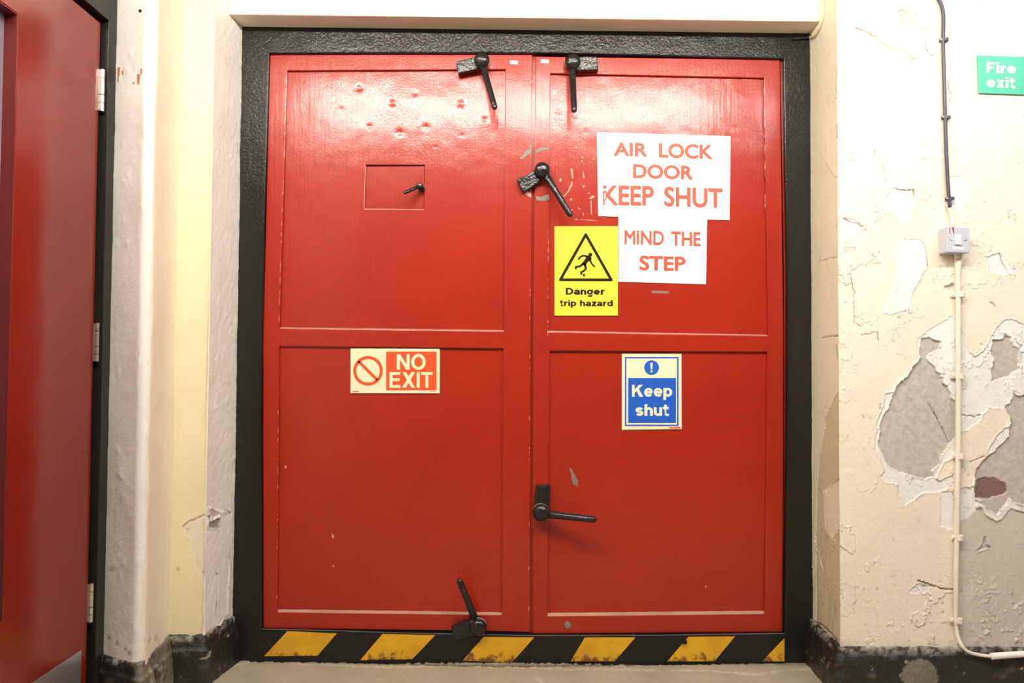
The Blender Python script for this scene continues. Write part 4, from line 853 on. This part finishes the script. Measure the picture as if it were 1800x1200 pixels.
# ------------------------------------------------------------------ single red door in the left wall
DX = -1.181
def ybox(bm, x0, x1, y0, y1, z0, z1, mi=0): return add_box(bm, (x0, min(y0, y1), z0), (x1, max(y0, y1), z1), mi)
door3 = empty('door_3', (DX, -0.405, 0.0)); tag(door3, 'single red door with a tall glazed panel in the left wall', 'door', kind='structure')
bm = bmesh.new(); DB = DX-0.044
yy = [-0.405, -0.771, -1.12, -1.285]; zz = [0.010, 0.384, 1.824, 1.966]
grid = [[bm.verts.new(Vector((DX, y, z))) for z in zz] for y in yy]; fs = []
for i in range(3):
    for j in range(3):
        if (i, j) != (1, 1): fs.append(bm.faces.new((grid[i][j], grid[i+1][j], grid[i+1][j+1], grid[i][j+1])))
ext = bmesh.ops.extrude_face_region(bm, geom=fs)
for v in [e for e in ext['geom'] if isinstance(e, bmesh.types.BMVert)]: v.co.x = DB
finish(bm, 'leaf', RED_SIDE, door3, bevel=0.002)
bm = bmesh.new(); ybox(bm, DX-0.037, DX-0.031, -0.772, -1.119, 0.385, 1.823); finish(bm, 'glass_pane', GLASS, door3)
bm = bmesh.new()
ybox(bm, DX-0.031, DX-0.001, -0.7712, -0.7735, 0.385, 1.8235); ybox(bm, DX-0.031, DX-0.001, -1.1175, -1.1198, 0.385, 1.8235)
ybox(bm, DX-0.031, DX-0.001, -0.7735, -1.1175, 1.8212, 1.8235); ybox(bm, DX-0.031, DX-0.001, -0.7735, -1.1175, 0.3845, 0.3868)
gb = finish(bm, 'glazing_bead', plain('dark_maroon', (0.115, 0.016, 0.013), 0.3), door3); gb['label'] = 'dark maroon bead round the glass'  # lining of the glazed opening, a darker red than the leaf
bm = bmesh.new(); ybox(bm, DX+0.0003, DX+0.002, -0.435, -1.255, 0.02, 0.194); finish(bm, 'kick_plate', ALU, door3, bevel=0.0006)
for y0_, y1_ in ((122,186), (567,635), (1023,1091)):
    za, zb = float(atx(176, y0_, DX)[2]), float(atx(160, y1_, DX)[2]); 
    if y0_ > 500: za, zb = float(atx(160, y0_, DX)[2]), float(atx(158, y1_, DX)[2])
    bm = bmesh.new(); yk = -0.400
    for a, b in ((0, 0.2), (0.215, 0.6), (0.615, 0.8), (0.815, 1.0)):
        add_tube(bm, [(DX+0.006, yk, za+(zb-za)*a), (DX+0.006, yk, za+(zb-za)*b)], 0.0066, 14, False)
    hg = finish(bm, 'hinge', STEEL, door3, smooth=False)
    bm = bmesh.new(); ybox(bm, DX+0.0002, DX+0.0012, yk-0.010, yk-0.005, zb+0.002, za-0.002); finish(bm, 'hinge_leaf', STEEL, hg)
bm = bmesh.new()
ybox(bm, LX-0.09, LX+0.001, -0.344, -0.388, 0.0, 2.10); ybox(bm, LX-0.09, LX-0.062, -0.388, -0.42, 0.0, 1.985)
ybox(bm, LX-0.09, LX+0.001, -0.388, -1.31, 1.980, 2.10)
ybox(bm, LX-0.09, LX+0.001, -1.31, -1.36, 0.0, 2.10)
tag(finish(bm, 'trim_3', BLACK_SIDE, bevel=0.0015), 'black frame of the single red door', 'door frame', kind='structure')
bm = bmesh.new(); ybox(bm, LX-0.14, LX-0.10, -0.30, -1.45, -0.02, 2.15); tag(finish(bm, 'wall_behind_door', PLAIN_WALL), 'wall closing the room beyond the single red door', 'wall', kind='structure')

# ------------------------------------------------------------------ ceiling lights and an added cool fill tube (out of frame, they light the place and shine in the paint)
def lamp_mat(name, col, power):
    m = bpy.data.materials.new(name); m.use_nodes = True; nt = m.node_tree; p = nt.nodes['Principled BSDF']
    p.inputs['Base Color'].default_value = (0.9, 0.9, 0.9, 1); p.inputs['Emission Color'].default_value = (*col, 1); p.inputs['Emission Strength'].default_value = power
    return m
TUBE_W = lamp_mat('warm_fluorescent_tube', LAMP_COL, LAMP_POWER); TUBE_C = lamp_mat('cool_fill_tube', LAMP_COL_COOL, LAMP_POWER_COOL)
for x, lb, TUBE in [l+(TUBE_W,) for l in LAMPS]+[l+(TUBE_C,) for l in FILL_LAMPS_COOL]:
    t = empty('ceiling_light', (x, LAMP_Y, CEIL_Z)); tag(t, lb, 'light', 'ceiling lights in a row')
    bm = bmesh.new(); add_box(bm, (x-0.55, LAMP_Y-0.05, CEIL_Z-0.045), (x+0.55, LAMP_Y+0.05, CEIL_Z-0.001)); finish(bm, 'housing', WHITE_PLASTIC, t, bevel=0.004)
    bm = bmesh.new(); add_tube(bm, [(x-0.53, LAMP_Y, LAMP_Z), (x+0.53, LAMP_Y, LAMP_Z)], 0.022, 16); finish(bm, 'tube', TUBE, t, smooth=True)
